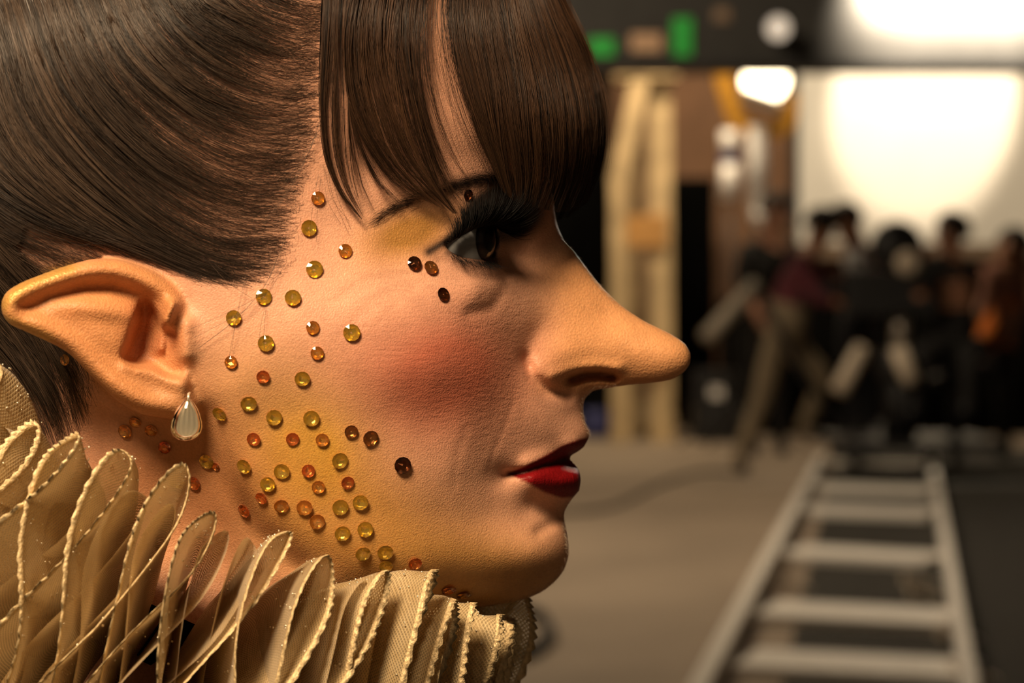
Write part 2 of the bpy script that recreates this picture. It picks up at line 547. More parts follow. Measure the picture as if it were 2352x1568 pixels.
cable([(1090, 1385), (1180, 1392), (1245, 1415), (1262, 1450), (1225, 1490), (1150, 1510), (1060, 1530)], 0.022, 'thick black cable curling on the concrete floor beside the chin')
cable([(1250, 1180), (1400, 1165), (1520, 1110), (1600, 1085), (1720, 1085)], 0.012, 'thin black cable trailing from the crew across the concrete floor')

# ---- crew
m_skinb = noisy(mat_new('crew_skin', (0.42, 0.20, 0.12), 0.6), 20, 0.1)
m_hairb = noisy(mat_new('crew_hair', (0.02, 0.012, 0.008), 0.7), 40, 0.3)


def crew(label, y, J, cols, extra=None, rs=1.0, boots=False):
    """J: joint -> (column, row, depth offset); one skinned body, coloured by region"""
    P_ = {k: at_y(p[0], p[1], y + p[2]) for k, p in J.items()}
    for k in P_:
        P_[k].z = max(P_[k].z, 0.05)
    order = ['pelvis', 'chest', 'neck', 'head', 'crown', 'shl', 'ell', 'wrl', 'shr', 'elr', 'wrr', 'hil', 'knl', 'anl', 'tol', 'hir', 'knr', 'anr', 'tor']
    rad = dict(pelvis=0.155, chest=0.165, neck=0.055, head=0.098, crown=0.085, shl=0.072, ell=0.05, wrl=0.036, shr=0.072, elr=0.05, wrr=0.036,
               hil=0.098, knl=0.068, anl=0.05, tol=0.038, hir=0.098, knr=0.068, anr=0.05, tor=0.038)
    links = [('pelvis', 'chest'), ('chest', 'neck'), ('neck', 'head'), ('head', 'crown'), ('chest', 'shl'), ('shl', 'ell'), ('ell', 'wrl'), ('chest', 'shr'), ('shr', 'elr'), ('elr', 'wrr'),
             ('pelvis', 'hil'), ('hil', 'knl'), ('knl', 'anl'), ('anl', 'tol'), ('pelvis', 'hir'), ('hir', 'knr'), ('knr', 'anr'), ('anr', 'tor')]
    reg = dict(neck='skin', head='skin', crown='skin', chest='top', pelvis='legs', shl='top', ell='top', wrl='skin', shr='top', elr='top', wrr='skin', hil='legs', knl='legs', anl='legs', tol='shoe', hir='legs', knr='legs', anr='legs', tor='shoe')
    if boots:
        reg.update(knl='shoe', knr='shoe', anl='shoe', anr='shoe')
    pos = [P_[k] for k in order]
    rr_ = [rad[k] * rs for k in order]
    regs = [reg[k] for k in order]
    ed = [(order.index(a_), order.index(b_)) for a_, b_ in links]
    for w_, e_ in (('wrl', 'ell'), ('wrr', 'elr')):            # hands: a palm, four fingers and a thumb
        d = (P_[w_] - P_[e_]).normalized()
        s_ = d.cross(Vector((0.3, 0.2, 1))).normalized()
        pi = len(pos)
        pos.append(P_[w_] + d * 0.07); rr_.append(0.034 * rs); regs.append('skin'); ed.append((order.index(w_), pi))
        for k, (off, ln) in enumerate(((-0.032, 0.075), (-0.011, 0.09), (0.011, 0.085), (0.032, 0.068), (0.062, 0.03))):
            fi = len(pos)
            pos.append(P_[w_] + d * (0.085 if k < 4 else 0.05) + s_ * off); rr_.append(0.011); regs.append('skin'); ed.append((pi, fi))
            pos.append(pos[fi] + d * ln + Vector((0, 0, -0.02))); rr_.append(0.009); regs.append('skin'); ed.append((fi, fi + 1))
    me = bpy.data.meshes.new('crew_sk')
    root = thing('person', (P_['pelvis'].x, P_['pelvis'].y, 0), label, 'person', 'film crew by the camera dolly')
    inv = root.matrix_world.inverted()
    me.from_pydata([tuple(inv @ p) for p in pos], ed, [])
    o = bpy.data.objects.new('crew_sk', me)
    COL.objects.link(o)
    sk = o.modifiers.new('s', 'SKIN')
    sk.branch_smoothing = 0.4
    for i, sv in enumerate(me.skin_vertices[0].data):
        sv.radius = (rr_[i], rr_[i])
        sv.use_root = (i == 0)
    ss = o.modifiers.new('d', 'SUBSURF')
    ss.levels = 1
    ss.render_levels = 1
    bm_ = bpy.data.meshes.new_from_object(o.evaluated_get(bpy.context.evaluated_depsgraph_get()))
    bpy.data.objects.remove(o)
    bpy.data.meshes.remove(me)
    bm_.name = 'body'
    bm_.materials.clear()
    mats = {'skin': m_skinb, 'top': cols[0], 'legs': cols[1], 'shoe': m_dark}
    keys = list(mats)
    for k in keys:
        bm_.materials.append(mats[k])
    # colour by nearest bone
    A_ = np.array([tuple(inv @ pos[e[0]]) for e in ed]); B_ = np.array([tuple(inv @ pos[e[1]]) for e in ed])
    dAB = B_ - A_
    for f_ in bm_.polygons:
        c0 = np.array(f_.center)
        t = np.clip(((c0 - A_) * dAB).sum(1) / np.maximum((dAB ** 2).sum(1), 1e-9), 0, 1)
        i = int(np.argmin(((A_ + dAB * t[:, None] - c0) ** 2).sum(1)))
        near_ = ed[i][0] if t[i] < 0.45 else ed[i][1]
        f_.material_index = keys.index(regs[near_])
        f_.use_smooth = True
    bo = bpy.data.objects.new('body', bm_)
    COL.objects.link(bo)
    bo.parent = root
    # nose and ears on the head, a cap of hair
    hd, cr = P_['head'], P_['crown']
    fd = Vector((J.get('face', (1, 0, 0))[0], J.get('face', (1, 0, 0))[1], 0)) if False else Vector((extra or (1, -0.3, 0))).normalized()
    upv = (cr - hd).normalized()
    MB().lathe([(0.0, 0.035), (0.012, 0.02), (0.02, 0.0)], hd + fd * 0.095 + upv * 0.01, fd, 10).build('nose', m_skinb, root, True)
    sd_ = fd.cross(upv).normalized()
    for sg in (1, -1):
        MB().lathe([(0.0, 0.012), (0.02, 0.008), (0.028, -0.01)], hd + sd_ * sg * 0.1 + upv * 0.02, sd_ * sg, 10).build('ear', m_skinb, root, True)
    hv, hf = [], []
    n1, n2 = 16, 8
    cc = hd + upv * 0.045 - fd * 0.015
    q_ = upv.to_track_quat('Z', 'Y')
    for j in range(n2 + 1):
        th = 0.62 * math.pi * j / n2
        for i in range(n1):
            ph = 2 * math.pi * i / n1
            dvec = q_ @ Vector((math.sin(th) * math.cos(ph), math.sin(th) * math.sin(ph), math.cos(th)))
            r_ = 0.125
            if dvec.dot(fd) > 0.45 and dvec.dot(upv) < 0.45:
                r_ = 0.085
            hv.append(cc + dvec * r_)
    for j in range(n2):
        for i in range(n1):
            hf.append((j * n1 + i, (j + 1) * n1 + i, (j + 1) * n1 + (i + 1) % n1, j * n1 + (i + 1) % n1))
    MB().add(hv, hf).build('hair', m_hairb, root, True)
    return root


def cl(name, c):
    return noisy(mat_new(name, c, 0.9), 12, 0.2, 0.1)


c_maroon, c_khaki = cl('maroon_cotton', (0.10, 0.018, 0.028)), cl('khaki_cotton', (0.20, 0.155, 0.10))
c_blk, c_pale, c_navy = cl('black_cotton', (0.010, 0.009, 0.009)), cl('pale_blue_cotton', (0.34, 0.33, 0.34)), cl('dark_denim', (0.02, 0.022, 0.03))
c_pink, c_orange = cl('rose_cotton', (0.36, 0.16, 0.11)), cl('orange_cloth', (0.75, 0.20, 0.03))
crew('crew member in maroon shirt and khaki trousers, leaning into the dolly with one leg back', 14.5,
     dict(pelvis=(1795, 768, 0), chest=(1836, 628, 0), neck=(1868, 568, 0), head=(1886, 532, 0), crown=(1898, 508, 0),
          shl=(1828, 598, -0.18), ell=(1880, 690, -0.22), wrl=(1955, 690, -0.15), shr=(1862, 602, 0.18), elr=(1925, 665, 0.2), wrr=(1990, 680, 0.1),
          hil=(1780, 800, -0.08), knl=(1745, 930, -0.1), anl=(1690, 1066, -0.1), tol=(1722, 1080, -0.14), hir=(1818, 800, 0.1), knr=(1900, 868, 0.1), anr=(1838, 990, 0.12), tor=(1890, 1003, 0.1)),
     (c_maroon, c_khaki), (1, -0.1, -0.3))
crew('crew member in pale shirt bending forward behind the one in maroon', 15.3,
     dict(pelvis=(1965, 748, 0), chest=(1985, 620, 0), neck=(1962, 556, 0), head=(1948, 520, 0), crown=(1942, 494, 0),
          shl=(1950, 590, -0.18), ell=(1990, 660, -0.3), wrl=(2050, 640, -0.3), shr=(2020, 590, 0.15), elr=(2060, 640, 0.1), wrr=(2100, 600, 0.0),
          hil=(1950, 780, -0.08), knl=(1960, 910, -0.1), anl=(1945, 1040, -0.05), tol=(1965, 1056, -0.2), hir=(1985, 780, 0.08), knr=(2000, 910, 0.05), anr=(1990, 1040, 0.1), tor=(2010, 1052, 0.0)),
     (c_pale, c_navy), (0.5, -1, -0.4))
crew('crew member all in black standing at the left of the dolly', 16.0,
     dict(pelvis=(1755, 745, 0), chest=(1760, 608, 0), neck=(1772, 530, 0), head=(1782, 492, 0), crown=(1786, 466, 0),
          shl=(1712, 566, -0.05), ell=(1700, 650, -0.1), wrl=(1735, 715, -0.25), shr=(1812, 570, 0.05), elr=(1828, 650, 0.0), wrr=(1810, 720, -0.2),
          hil=(1735, 780, -0.02), knl=(1730, 905, -0.05), anl=(1725, 1030, 0.0), tol=(1735, 1042, -0.15), hir=(1780, 780, 0.02), knr=(1788, 905, 0.0), anr=(1792, 1028, 0.05), tor=(1805, 1040, -0.1)),
     (c_blk, c_blk), (0.6, -0.8, 0))
crew('camera operator in black seated on the dolly, dark against the white screen', 14.5,
     dict(pelvis=(2192, 775, 0), chest=(2184, 640, 0), neck=(2183, 578, 0), head=(2182, 545, 0), crown=(2183, 518, 0),
          shl=(2135, 606, -0.12), ell=(2115, 690, -0.25), wrl=(2078, 655, -0.2), shr=(2235, 608, 0.1), elr=(2232, 690, 0.05), wrr=(2140, 672, -0.15),
          hil=(2175, 800, -0.1), knl=(2110, 815, -0.45), anl=(2108, 935, -0.4), tol=(2090, 948, -0.52), hir=(2212, 800, 0.1), knr=(2225, 815, -0.35), anr=(2225, 935, -0.3), tor=(2215, 948, -0.42)),
     (c_blk, c_blk), (-0.7, -0.3, -0.1), 1.1)
crew('crew member in rose top, bright orange shorts and dark boots at the right edge', 15.4,
     dict(pelvis=(2296, 735, 0), chest=(2298, 640, 0), neck=(2305, 600, 0), head=(2320, 575, 0), crown=(2332, 556, 0),
          shl=(2268, 625, -0.1), ell=(2262, 690, -0.2), wrl=(2240, 740, -0.3), shr=(2335, 625, 0.1), elr=(2352, 690, 0.1), wrr=(2330, 750, -0.1),
          hil=(2278, 765, -0.1), knl=(2215, 842, -0.35), anl=(2160, 870, -0.3), tol=(2135, 880, -0.42), hir=(2308, 765, 0.1), knr=(2300, 880, -0.15), anr=(2310, 1030, 0.0), tor=(2295, 1050, -0.12)),
     (c_pink, c_orange), (-0.5, -1, -0.3), 1.05, True)

# ---- the camera dolly
DYY = 14.35
dc = at_y(2050, 980, DYY)
dol = thing('camera_dolly', (dc.x, DYY, 0), 'dark camera dolly with a film camera, standing on the far end of the track', 'camera dolly')
pz = 0.24
MB().box((dc.x - 0.40, DYY - 0.5, pz - 0.05), (dc.x + 0.62, DYY + 0.6, pz), 0.01).build('platform', m_dark, dol)
for sx in (-0.3, 0.32):
    for sy in (-0.42, 0.5):
        MB().lathe([(0.0, -0.03), (0.07, -0.03), (0.085, -0.015), (0.085, 0.015), (0.07, 0.03), (0.0, 0.03)], (dc.x + sx, DYY + sy, 0.165), (1, 0, 0)).build('wheel', m_dark, dol, True)
cx_ = at_y(2068, 760, DYY).x
MB().tube([(cx_, DYY, pz), (cx_, DYY, 0.62)], 0.11, 20).build('column', m_dark, dol, True)
MB().tube([(cx_, DYY, 0.80), (cx_, DYY, 1.02)], 0.055, 20).build('riser', noisy(mat_new('highlight_steel', (0.30, 0.26, 0.22), 0.4, 0.5), 20, 0.2), dol, True)  # lighter grey puts the column's highlight into the riser's colour
MB().lathe([(0.0, 0.0), (0.13, 0.0), (0.15, 0.05), (0.14, 0.18), (0.0, 0.18)], (cx_, DYY, 0.62)).build('swivel_head', m_dark, dol, True)
zc = at_y(2040, 640, DYY).z
cam_body = MB().box((cx_ - 0.36, DYY - 0.12, 1.02), (cx_ + 0.22, DYY + 0.14, 1.30), 0.02).build('film_camera', m_dark, dol)
MB().lathe([(0.0, 0.26), (0.055, 0.26), (0.075, 0.0), (0.0, 0.0)], (cx_ - 0.36, DYY, 1.15), (-1, 0, 0)).build('lens_barrel', m_dark, cam_body, True)
MB().lathe([(0.0, 0.06), (0.15, 0.06), (0.17, 0.0), (0.15, -0.06), (0.0, -0.06)], (cx_ - 0.02, DYY + 0.02, 1.45), (0, 1, 0)).build('film_magazine', m_dark, cam_body, True)
q = at_y(2086, 604, DYY - 0.3)
MB().lathe([(0.0, -0.03), (0.05, -0.03), (0.078, -0.01), (0.078, 0.01), (0.05, 0.03), (0.0, 0.03)], q, (0, 1, 0.2)).build('viewfinder_hood', m_wedge, cam_body, True)
for (ua, va, ub, vb, m) in ((1982, 800, 1926, 898, m_chrome), (2062, 800, 2094, 878, m_chrome)):
    a, b = at_y(ua, va, DYY - 0.35), at_y(ub, vb, DYY - 0.45)
    MB().tube([a, b], 0.055, 14).build('support_leg', m_wedge, dol, True)
a, b = at_y(1735, 655, 14.0), at_y(1622, 775, 13.7)
MB().tube([a, b], 0.05, 12).build('push_bar', noisy(mat_new('grey_bar', (0.26, 0.22, 0.17), 0.6), 10, 0.2), dol, True)
a2 = Vector((dc.x - 0.38, DYY - 0.3, 0.3))
MB().tube([a, at_y(1800, 780, 14.1), a2], 0.025, 10).build('push_arm', m_dark, dol, True)
# seat of the operator
q = at_y(2195, 835, 14.5)
MB().box((q.x - 0.22, 14.3, q.z - 0.05), (q.x + 0.22, 14.75, q.z + 0.02), 0.02).build('seat', m_dark, dol)
MB().tube([(q.x, 14.5, pz), (q.x, 14.5, q.z)], 0.04).build('seat_post', m_dark, dol, True)
# tyre lying at the end of the track
q = at_floor(2025, 1022)
ty = thing('spare_tyre', q, 'black rubber tyre lying flat at the far end of the track', 'tyre')
prof = [(0.20 + 0.09 * math.cos(t), 0.085 + 0.08 * math.sin(t)) for t in np.linspace(0, 2 * math.pi, 15)]
MB().lathe(prof, q, n=28).build('tyre_ring', m_dark, ty, True)
MB().lathe([(0.0, 0.05), (0.13, 0.05), (0.13, 0.03)], q, n=28).build('hub_plate', m_mat, ty, True)

# dark equipment cases in the shadow on the right and behind the crew
for (uu, vv, w_, d2, h_, lb) in ((2265, 985, 0.7, 0.5, 0.42, 'black flight case in the shade right of the dolly'), (1645, 1015, 0.34, 0.4, 0.55, 'black flight case standing left of the crew')):
    q = at_floor(uu, vv)
    cs = thing('flight_case', q, lb, 'case', 'equipment cases')
    MB().box((q.x - w_ / 2, q.y, 0.0), (q.x + w_ / 2, q.y + d2, h_ * 0.7), 0.015).build('case_body', m_dark, cs)
    MB().box((q.x - w_ / 2, q.y, h_ * 0.71), (q.x + w_ / 2, q.y + d2, h_), 0.015).build('lid', m_dark, cs)
    MB().box((q.x - 0.05, q.y - 0.015, h_ * 0.62), (q.x + 0.05, q.y + 0.002, h_ * 0.78)).build('latch', m_chrome, cs)

# ------------------------------------------------------------------ the person: head surface
FACE = [(1225, 0), (1250, 150), (1262, 330), (1266, 430), (1271, 455), (1280, 515), (1297, 553), (1319, 577), (1345, 612), (1364, 637),
        (1415, 691), (1478, 736), (1542, 768), (1574, 790), (1588, 813), (1584, 838), (1555, 866), (1494, 880), (1446, 884),
        (1389, 893), (1360, 898), (1344, 915), (1340, 946), (1347, 975), (1356, 994), (1352, 1008), (1341, 1027), (1312, 1046),
        (1300, 1055), (1314, 1056), (1329, 1076), (1335, 1100), (1331, 1126), (1313, 1147), (1300, 1166), (1295, 1183), (1300, 1211), (1306, 1245),
        (1306, 1276), (1296, 1307), (1275, 1335), (1244, 1359), (1203, 1376), (1158, 1386), (1100, 1395), (1000, 1408),
        (900, 1438), (830, 1490), (790, 1560), (770, 1680), (760, 1800)]
SKULL = [(80, 1800), (90, 1500), (88, 1300), (60, 1130), (0, 1010), (-120, 900), (-260, 760), (-370, 560), (-410, 320), (-370, 80),
         (-220, -140), (50, -290), (400, -350), (750, -320), (1000, -240), (1150, -130)]
SIL = catmull(FACE + SKULL, 14.0, True)

CTRL = [  # column, row, half width in mm
    (1200, 300, 28), (1100, 300, 44), (1000, 300, 52), (900, 300, 57), (800, 300, 61), (700, 300, 64.5), (500, 300, 70), (300, 300, 72), (0, 300, 70), (-200, 300, 58), (-330, 300, 36),
    (1150, 0, 30), (1000, 0, 49), (800, 0, 60), (500, 0, 68), (200, 0, 68), (-100, 0, 60), (800, -200, 42), (400, -200, 52), (0, -200, 44),
    (1160, 150, 32), (1000, 150, 52), (800, 150, 61), (600, 150, 68),
    (1220, 430, 17), (1150, 430, 32), (1080, 430, 41), (1000, 440, 47.5), (900, 450, 53), (800, 460, 57.5), (700, 470, 62), (550, 470, 67), (300, 500, 70),
    (750, 560, 60), (650, 600, 64.5),
    (1265, 560, 7.5), (1225, 570, 13.5), (1185, 585, 18.5), (1155, 590, 25), (1090, 540, 42), (1040, 550, 45.5), (1000, 560, 47.5), (950, 565, 51), (900, 575, 54), (850, 580, 57),
    (1050, 640, 46.5), (1100, 650, 41.5), (1150, 660, 32), (1200, 660, 22), (1250, 650, 14.5), (1300, 640, 9.5),
    (1240, 740, 18), (1200, 740, 25), (1150, 740, 34.5), (1100, 740, 42), (1050, 740, 48), (1000, 740, 52.5), (900, 740, 58.5), (800, 740, 62), (700, 740, 65), (600, 740, 67), (500, 740, 68),
    (1390, 720, 7), (1320, 700, 12), (1280, 720, 15), (1540, 820, 7.2), (1470, 810, 9), (1400, 800, 11), (1340, 800, 13.5), (1300, 810, 15.5),
    (1262, 830, 18), (1232, 800, 19.5), (1190, 850, 26), (1440, 860, 6.0), (1370, 880, 5.5), (1320, 880, 10),
    (1150, 850, 34), (1100, 850, 42.5), (1000, 850, 53.5), (900, 850, 60), (800, 850, 63), (700, 850, 65), (600, 850, 66.5), (500, 850, 66.5),
    (1310, 950, 9.5), (1270, 950, 17), (1220, 950, 24), (1160, 950, 32), (1100, 950, 39.5), (1000, 950, 49.5), (900, 950, 56), (800, 950, 60), (650, 950, 62), (520, 950, 62),
    (1240, 1040, 19), (1305, 1018, 11), (1170, 1088, 26), (1120, 1090, 33), (1295, 1105, 12), (1240, 1110, 19.5), (1050, 1080, 42), (950, 1080, 50), (800, 1080, 56), (650, 1080, 58), (570, 1080, 57),
    (1250, 1180, 14), (1200, 1180, 21), (1120, 1180, 31), (1000, 1180, 43), (900, 1180, 49), (750, 1180, 53), (620, 1180, 53),
    (1270, 1260, 14), (1220, 1260, 21.5), (1150, 1260, 29), (1050, 1270, 37), (950, 1270, 43), (850, 1260, 47), (700, 1250, 49.5),
    (1200, 1330, 18), (1100, 1340, 26), (1000, 1370, 26), (900, 1385, 30), (750, 1370, 40), (600, 1350, 41), (400, 1400, 46), (250, 1400, 43), (700, 1500, 32), (500, 1500, 48), (300, 1500, 48),
    (400, 1700, 52), (650, 1700, 36), (180, 1700, 36),
    (450, 1100, 46), (350, 1050, 47), (250, 1000, 45), (500, 1200, 43), (150, 1100, 38),
    (250, 720, 60), (330, 770, 57), (100, 700, 58), (0, 850, 40), (150, 900, 50), (-150, 600, 55), (-250, 500, 45), (250, 850, 56), (350, 860, 60), (440, 780, 68), (440, 650, 68), (330, 600, 67), (430, 930, 60), (400, 985, 51),
]


def tps_fit(P, val):
    n = len(P)
    d2 = ((P[:, None, :] - P[None, :, :]) ** 2).sum(-1)
    K = np.where(d2 > 0, 0.5 * d2 * np.log(np.maximum(d2, 1e-12)), 0) + np.eye(n) * 2e-5
    A = np.zeros((n + 3, n + 3))
    A[:n, :n] = K
    A[:n, n] = 1
    A[:n, n + 1:] = P
    A[n, :n] = 1
    A[n + 1:, :n] = P.T
    b = np.zeros(n + 3)
    b[:n] = val
    return np.linalg.solve(A, b)


def tps_eval(w, P, X):
    out = np.empty(len(X))
    n = len(P)
    for s in range(0, len(X), 20000):
        x = X[s:s + 20000]
        d2 = (x ** 2).sum(1)[:, None] + (P ** 2).sum(1)[None] - 2 * x @ P.T
        d2 = np.maximum(d2, 1e-12)
        out[s:s + 20000] = (0.5 * d2 * np.log(d2)) @ w[:n] + w[n] + x @ w[n + 1:]
    return out


_sil = SIL[::2]
TP = np.array([(p[0], p[1]) for p in _sil] + [(c[0], c[1]) for c in CTRL]) / 500.0
TV = np.array([0.0] * len(_sil) + [c[2] ** 2 for c in CTRL])
TW = tps_fit(TP, TV)

EYE_C, EYE_R, EYE_Z = (1033, 552), 95.0, 31.5           # pixels, pixels, mm
EYE_OPEN = [(1019, 560), (1042, 549), (1075, 530), (1108, 513), (1136, 508), (1140, 560), (1133, 592), (1095, 595), (1060, 590), (1032, 577)]
UPPER_LIP = [(1166, 1088), (1205, 1070), (1250, 1046), (1290, 1023), (1330, 1008), (1362, 1003), (1352, 1030), (1301, 1056), (1250, 1069), (1205, 1083)]
LOWER_LIP = [(1166, 1088), (1205, 1083), (1250, 1070), (1301, 1056), (1320, 1050), (1345, 1080), (1345, 1128), (1322, 1142), (1290, 1144), (1250, 1131), (1210, 1109)]


def head_z(U, V):
    """half width of the head in mm over the middle plane, with the modelled features"""
    q = tps_eval(TW, TP, np.stack([U, V], -1) / 500.0)
    z = np.sqrt(np.maximum(q, 0.0))
    edge = sstep(1.0, 7.0, z)
    f = np.zeros_like(z)
    f += 2.6 * gauss(U, V, (1258, 842), 36, 34)                                     # nostril wing
    f -= 2.6 * groove(U, V, [(1206, 822), (1222, 865), (1258, 896), (1305, 908)], 10)
    f -= 1.0 * groove(U, V, [(1228, 765), (1210, 795), (1206, 830)], 14)
    f -= 7.0 * groove(U, V, [(1312, 872), (1345, 862), (1380, 861), (1408, 866)], 7)   # nostril
    f += 1.4 * groove(U, V, [(1270, 862), (1320, 846), (1370, 841), (1420, 846)], 10)
    f -= 0.55 * groove(U, V, [(1190, 915), (1150, 965), (1112, 1030), (1085, 1090)], 34)
    f += 0.5 * groove(U, V, [(1130, 900), (1090, 960), (1055, 1030), (1020, 1130)], 42)
    f -= 0.24 * groove(U, V, [(1180, 925), (1162, 975), (1135, 1035), (1122, 1085)], 4)
    f -= 0.2 * groove(U, V, [(1070, 985), (1050, 1045), (1044, 1115)], 6)
    f -= 3.4 * groove(U, V, [(1160, 1089), (1205, 1083), (1250, 1069), (1305, 1054)], 6)
    f += 1.7 * groove(U, V, [(1215, 1062), (1260, 1046), (1320, 1022)], 13)
    f += 2.6 * groove(U, V, [(1230, 1098), (1270, 1102), (1315, 1098)], 20)
    f -= 2.2 * gauss(U, V, (1150, 1094), 22, 20)
    f -= 2.4 * groove(U, V, [(1310, 1172), (1270, 1178), (1225, 1160)], 20)
    f -= 1.6 * groove(U, V, [(1300, 1190), (1272, 1200), (1238, 1222)], 9)
    f += 2.0 * gauss(U, V, (1235, 1270), 50, 45)
    f -= 0.8 * groove(U, V, [(1165, 625), (1158, 668), (1128, 708), (1078, 720)], 9)   # bag under the eye
    f += 1.3 * gauss(U, V, (1100, 668), 40, 26, -25)
    f -= 1.0 * groove(U, V, [(1012, 600), (1060, 622), (1120, 640), (1160, 635)], 8)
    f -= 3.0 * groove(U, V, [(470, 960), (490, 1040), (530, 1130), (590, 1220), (680, 1300)], 22)    # back edge of the jaw
    f += 1.2 * groove(U, V, [(530, 900), (545, 1000), (590, 1110), (680, 1200), (800, 1260), (950, 1310)], 42)
    f += 4.0 * groove(U, V, [(424, 745), (420, 775), (424, 812)], 17)                   # tragus
    f += 2.0 * gauss(U, V, (880, 720), 160, 55, -12)                                    # cheek bone
    f += 1.5 * gauss(U, V, (1030, 800), 70, 60)
    f += 1.5 * gauss(U, V, (1010, 420), 130, 28, -8)                                    # brow
    # small creases fanning out from the outer corner of the eye
    for pts, dep, sg in CREASES:
        f -= dep * groove(U, V, pts, sg)
    z = z + f * edge
    # lids wrapped over the eyeball, the slit cut through them
    rr = np.maximum(EYE_R ** 2 - (U - EYE_C[0]) ** 2 - (V - EYE_C[1]) ** 2, 0)
    sph = EYE_Z + np.sqrt(rr) * 0.1269
    sd = sdist(U, V, EYE_OPEN)
    lid = np.exp(-np.maximum(-sd, 0) ** 2 / (2 * 30.0 ** 2)) * (rr > 0)
    z = z + lid * np.maximum(sph + 1.7 - z, 0)
    hole = sstep(-3, 3, sd)
    z = z * (1 - hole) + hole * np.minimum(z, np.where(rr > 0, sph - 2.5, 18.0))
    return np.maximum(z, 0.0)


CREASES = []
for k in range(9):
    a = -0.25 + 0.075 * k
    r0, r1 = 60 + 14 * (k % 3), 200 + 30 * ((k * 5) % 4)
    c = (1035, 640)
    pts = []
    for t in np.linspace(0, 1, 5):
        r = r0 + (r1 - r0) * t
        ang = math.pi - a - 0.25 * t * t
        pts.append((c[0] + r * math.cos(ang), c[1] + r * math.sin(ang) * 0.9 + 14 * math.sin(3 * t)))
    CREASES.append((pts, 0.16, 4.0))

STEP = 5.0
us = np.arange(-440, 1610, STEP)
vs = np.arange(-380, 1960, STEP)
GU, GV = np.meshgrid(us, vs)
SH = GU.shape
fu, fv = GU.ravel(), GV.ravel()
ins = inside(fu, fv, SIL)
cellin = ins.reshape(SH)
keep = cellin[:-1, :-1] | cellin[1:, :-1] | cellin[:-1, 1:] | cellin[1:, 1:]
used = np.zeros(SH, bool)
used[:-1, :-1] |= keep
used[1:, :-1] |= keep
used[:-1, 1:] |= keep
used[1:, 1:] |= keep
used = used.ravel()
ui = np.nonzero(used)[0]
pu, pv = fu[ui].copy(), fv[ui].copy()
out = ~ins[ui]
_, bu, bv = poly_dist(pu[out], pv[out], SIL, True, True)
pu[out], pv[out] = bu, bv
zz = head_z(pu, pv)
zz[out] = 0.0
zz[~out] = np.maximum(zz[~out], 0.3)
s = (D0 - zz / 1000) / FPX
front = np.stack([(pu - CU) * s, -(pv - CV) * s, zz / 1000], -1)
idx = -np.ones(fu.shape, int)
idx[ui] = np.arange(len(ui))
mir = np.arange(len(ui))
n_in = (~out).sum()
mir[~out] = len(ui) + np.arange(n_in)
back = front[~out] * np.array([1, 1, -1])
jj, ii = np.nonzero(keep)
W = SH[1]
a = idx[jj * W + ii]
b = idx[jj * W + ii + 1]
c = idx[(jj + 1) * W + ii + 1]
d = idx[(jj + 1) * W + ii]
quads = np.stack([a, d, c, b], -1)
mq = mir[np.stack([a, b, c, d], -1)]
HV = np.concatenate([front, back])
HF = np.concatenate([quads, mq])

# ear: an outline with a rolled rim, a hollow behind it, a bowl and a lobe
EAR = catmull([(2, 697), (10, 675), (41, 652), (96, 629), (153, 609), (223, 594), (271, 596), (319, 609), (352, 622), (400, 655), (432, 700),
               (440, 760), (440, 820), (452, 870), (468, 915), (452, 955), (420, 966), (389, 961), (319, 948), (271, 920), (223, 876),
               (191, 844), (153, 809), (105, 783), (57, 761), (19, 742), (4, 719)], 8.0, True)
BOWL = catmull([(330, 690), (358, 712), (378, 745), (398, 762), (402, 805), (418, 832), (420, 862), (386, 862), (350, 845), (303, 839), (281, 820),
                (290, 790), (306, 745)], 8.0, True)


def ear_z(U, V):
    sd = sdist(U, V, EAR)
    d = np.maximum(sd, 0)
    attach = sstep(395, 450, U) * sstep(1000, 640, V)
    z = 69.0 + (430 - U) * 0.040 + (760 - V) * 0.010
    free = 1 - sstep(330, 440, U)
    roll = np.clip(d / 30.0, 0, 1)
    z -= 6.0 * (1 - np.sqrt(np.maximum(1 - (1 - roll) ** 2, 0))) * (1 - 0.4 * sstep(380, 450, U))
    z -= 2.2 * sstep(28, 62, d) * free
    z -= 4.2 * groove(U, V, [(60, 708), (112, 681), (191, 661), (255, 661), (303, 676), (335, 696)], 15) * (0.55 + 0.45 * sstep(60, 300, U))
    z += 1.6 * gauss(U, V, (225, 712), 55, 14, 10)
    z += 1.2 * gauss(U, V, (240, 775), 45, 22, 35)
    z += 2.0 * gauss(U, V, (310, 895), 55, 26, 25)
    z += 1.8 * gauss(U, V, (420, 905), 30, 30)
    bd = sdist(U, V, BOWL)
    z -= 9.0 * sstep(-9, 16, bd)
    z -= 4.0 * gauss(U, V, (330, 765), 18, 40, 25)
    z += 5.0 * groove(U, V, [(395, 700), (378, 745), (372, 800)], 10)
    z -= 3.5 * gauss(U, V, (394, 790), 9, 22)
    z += 1.6 * groove(U, V, [(290, 842), (350, 858), (390, 876), (425, 882)], 11)
    # let the front of the ear sink into the cheek
    z -= 9.0 * sstep(415, 470, U) * (1 - 0.6 * sstep(880, 930, V))
    return z


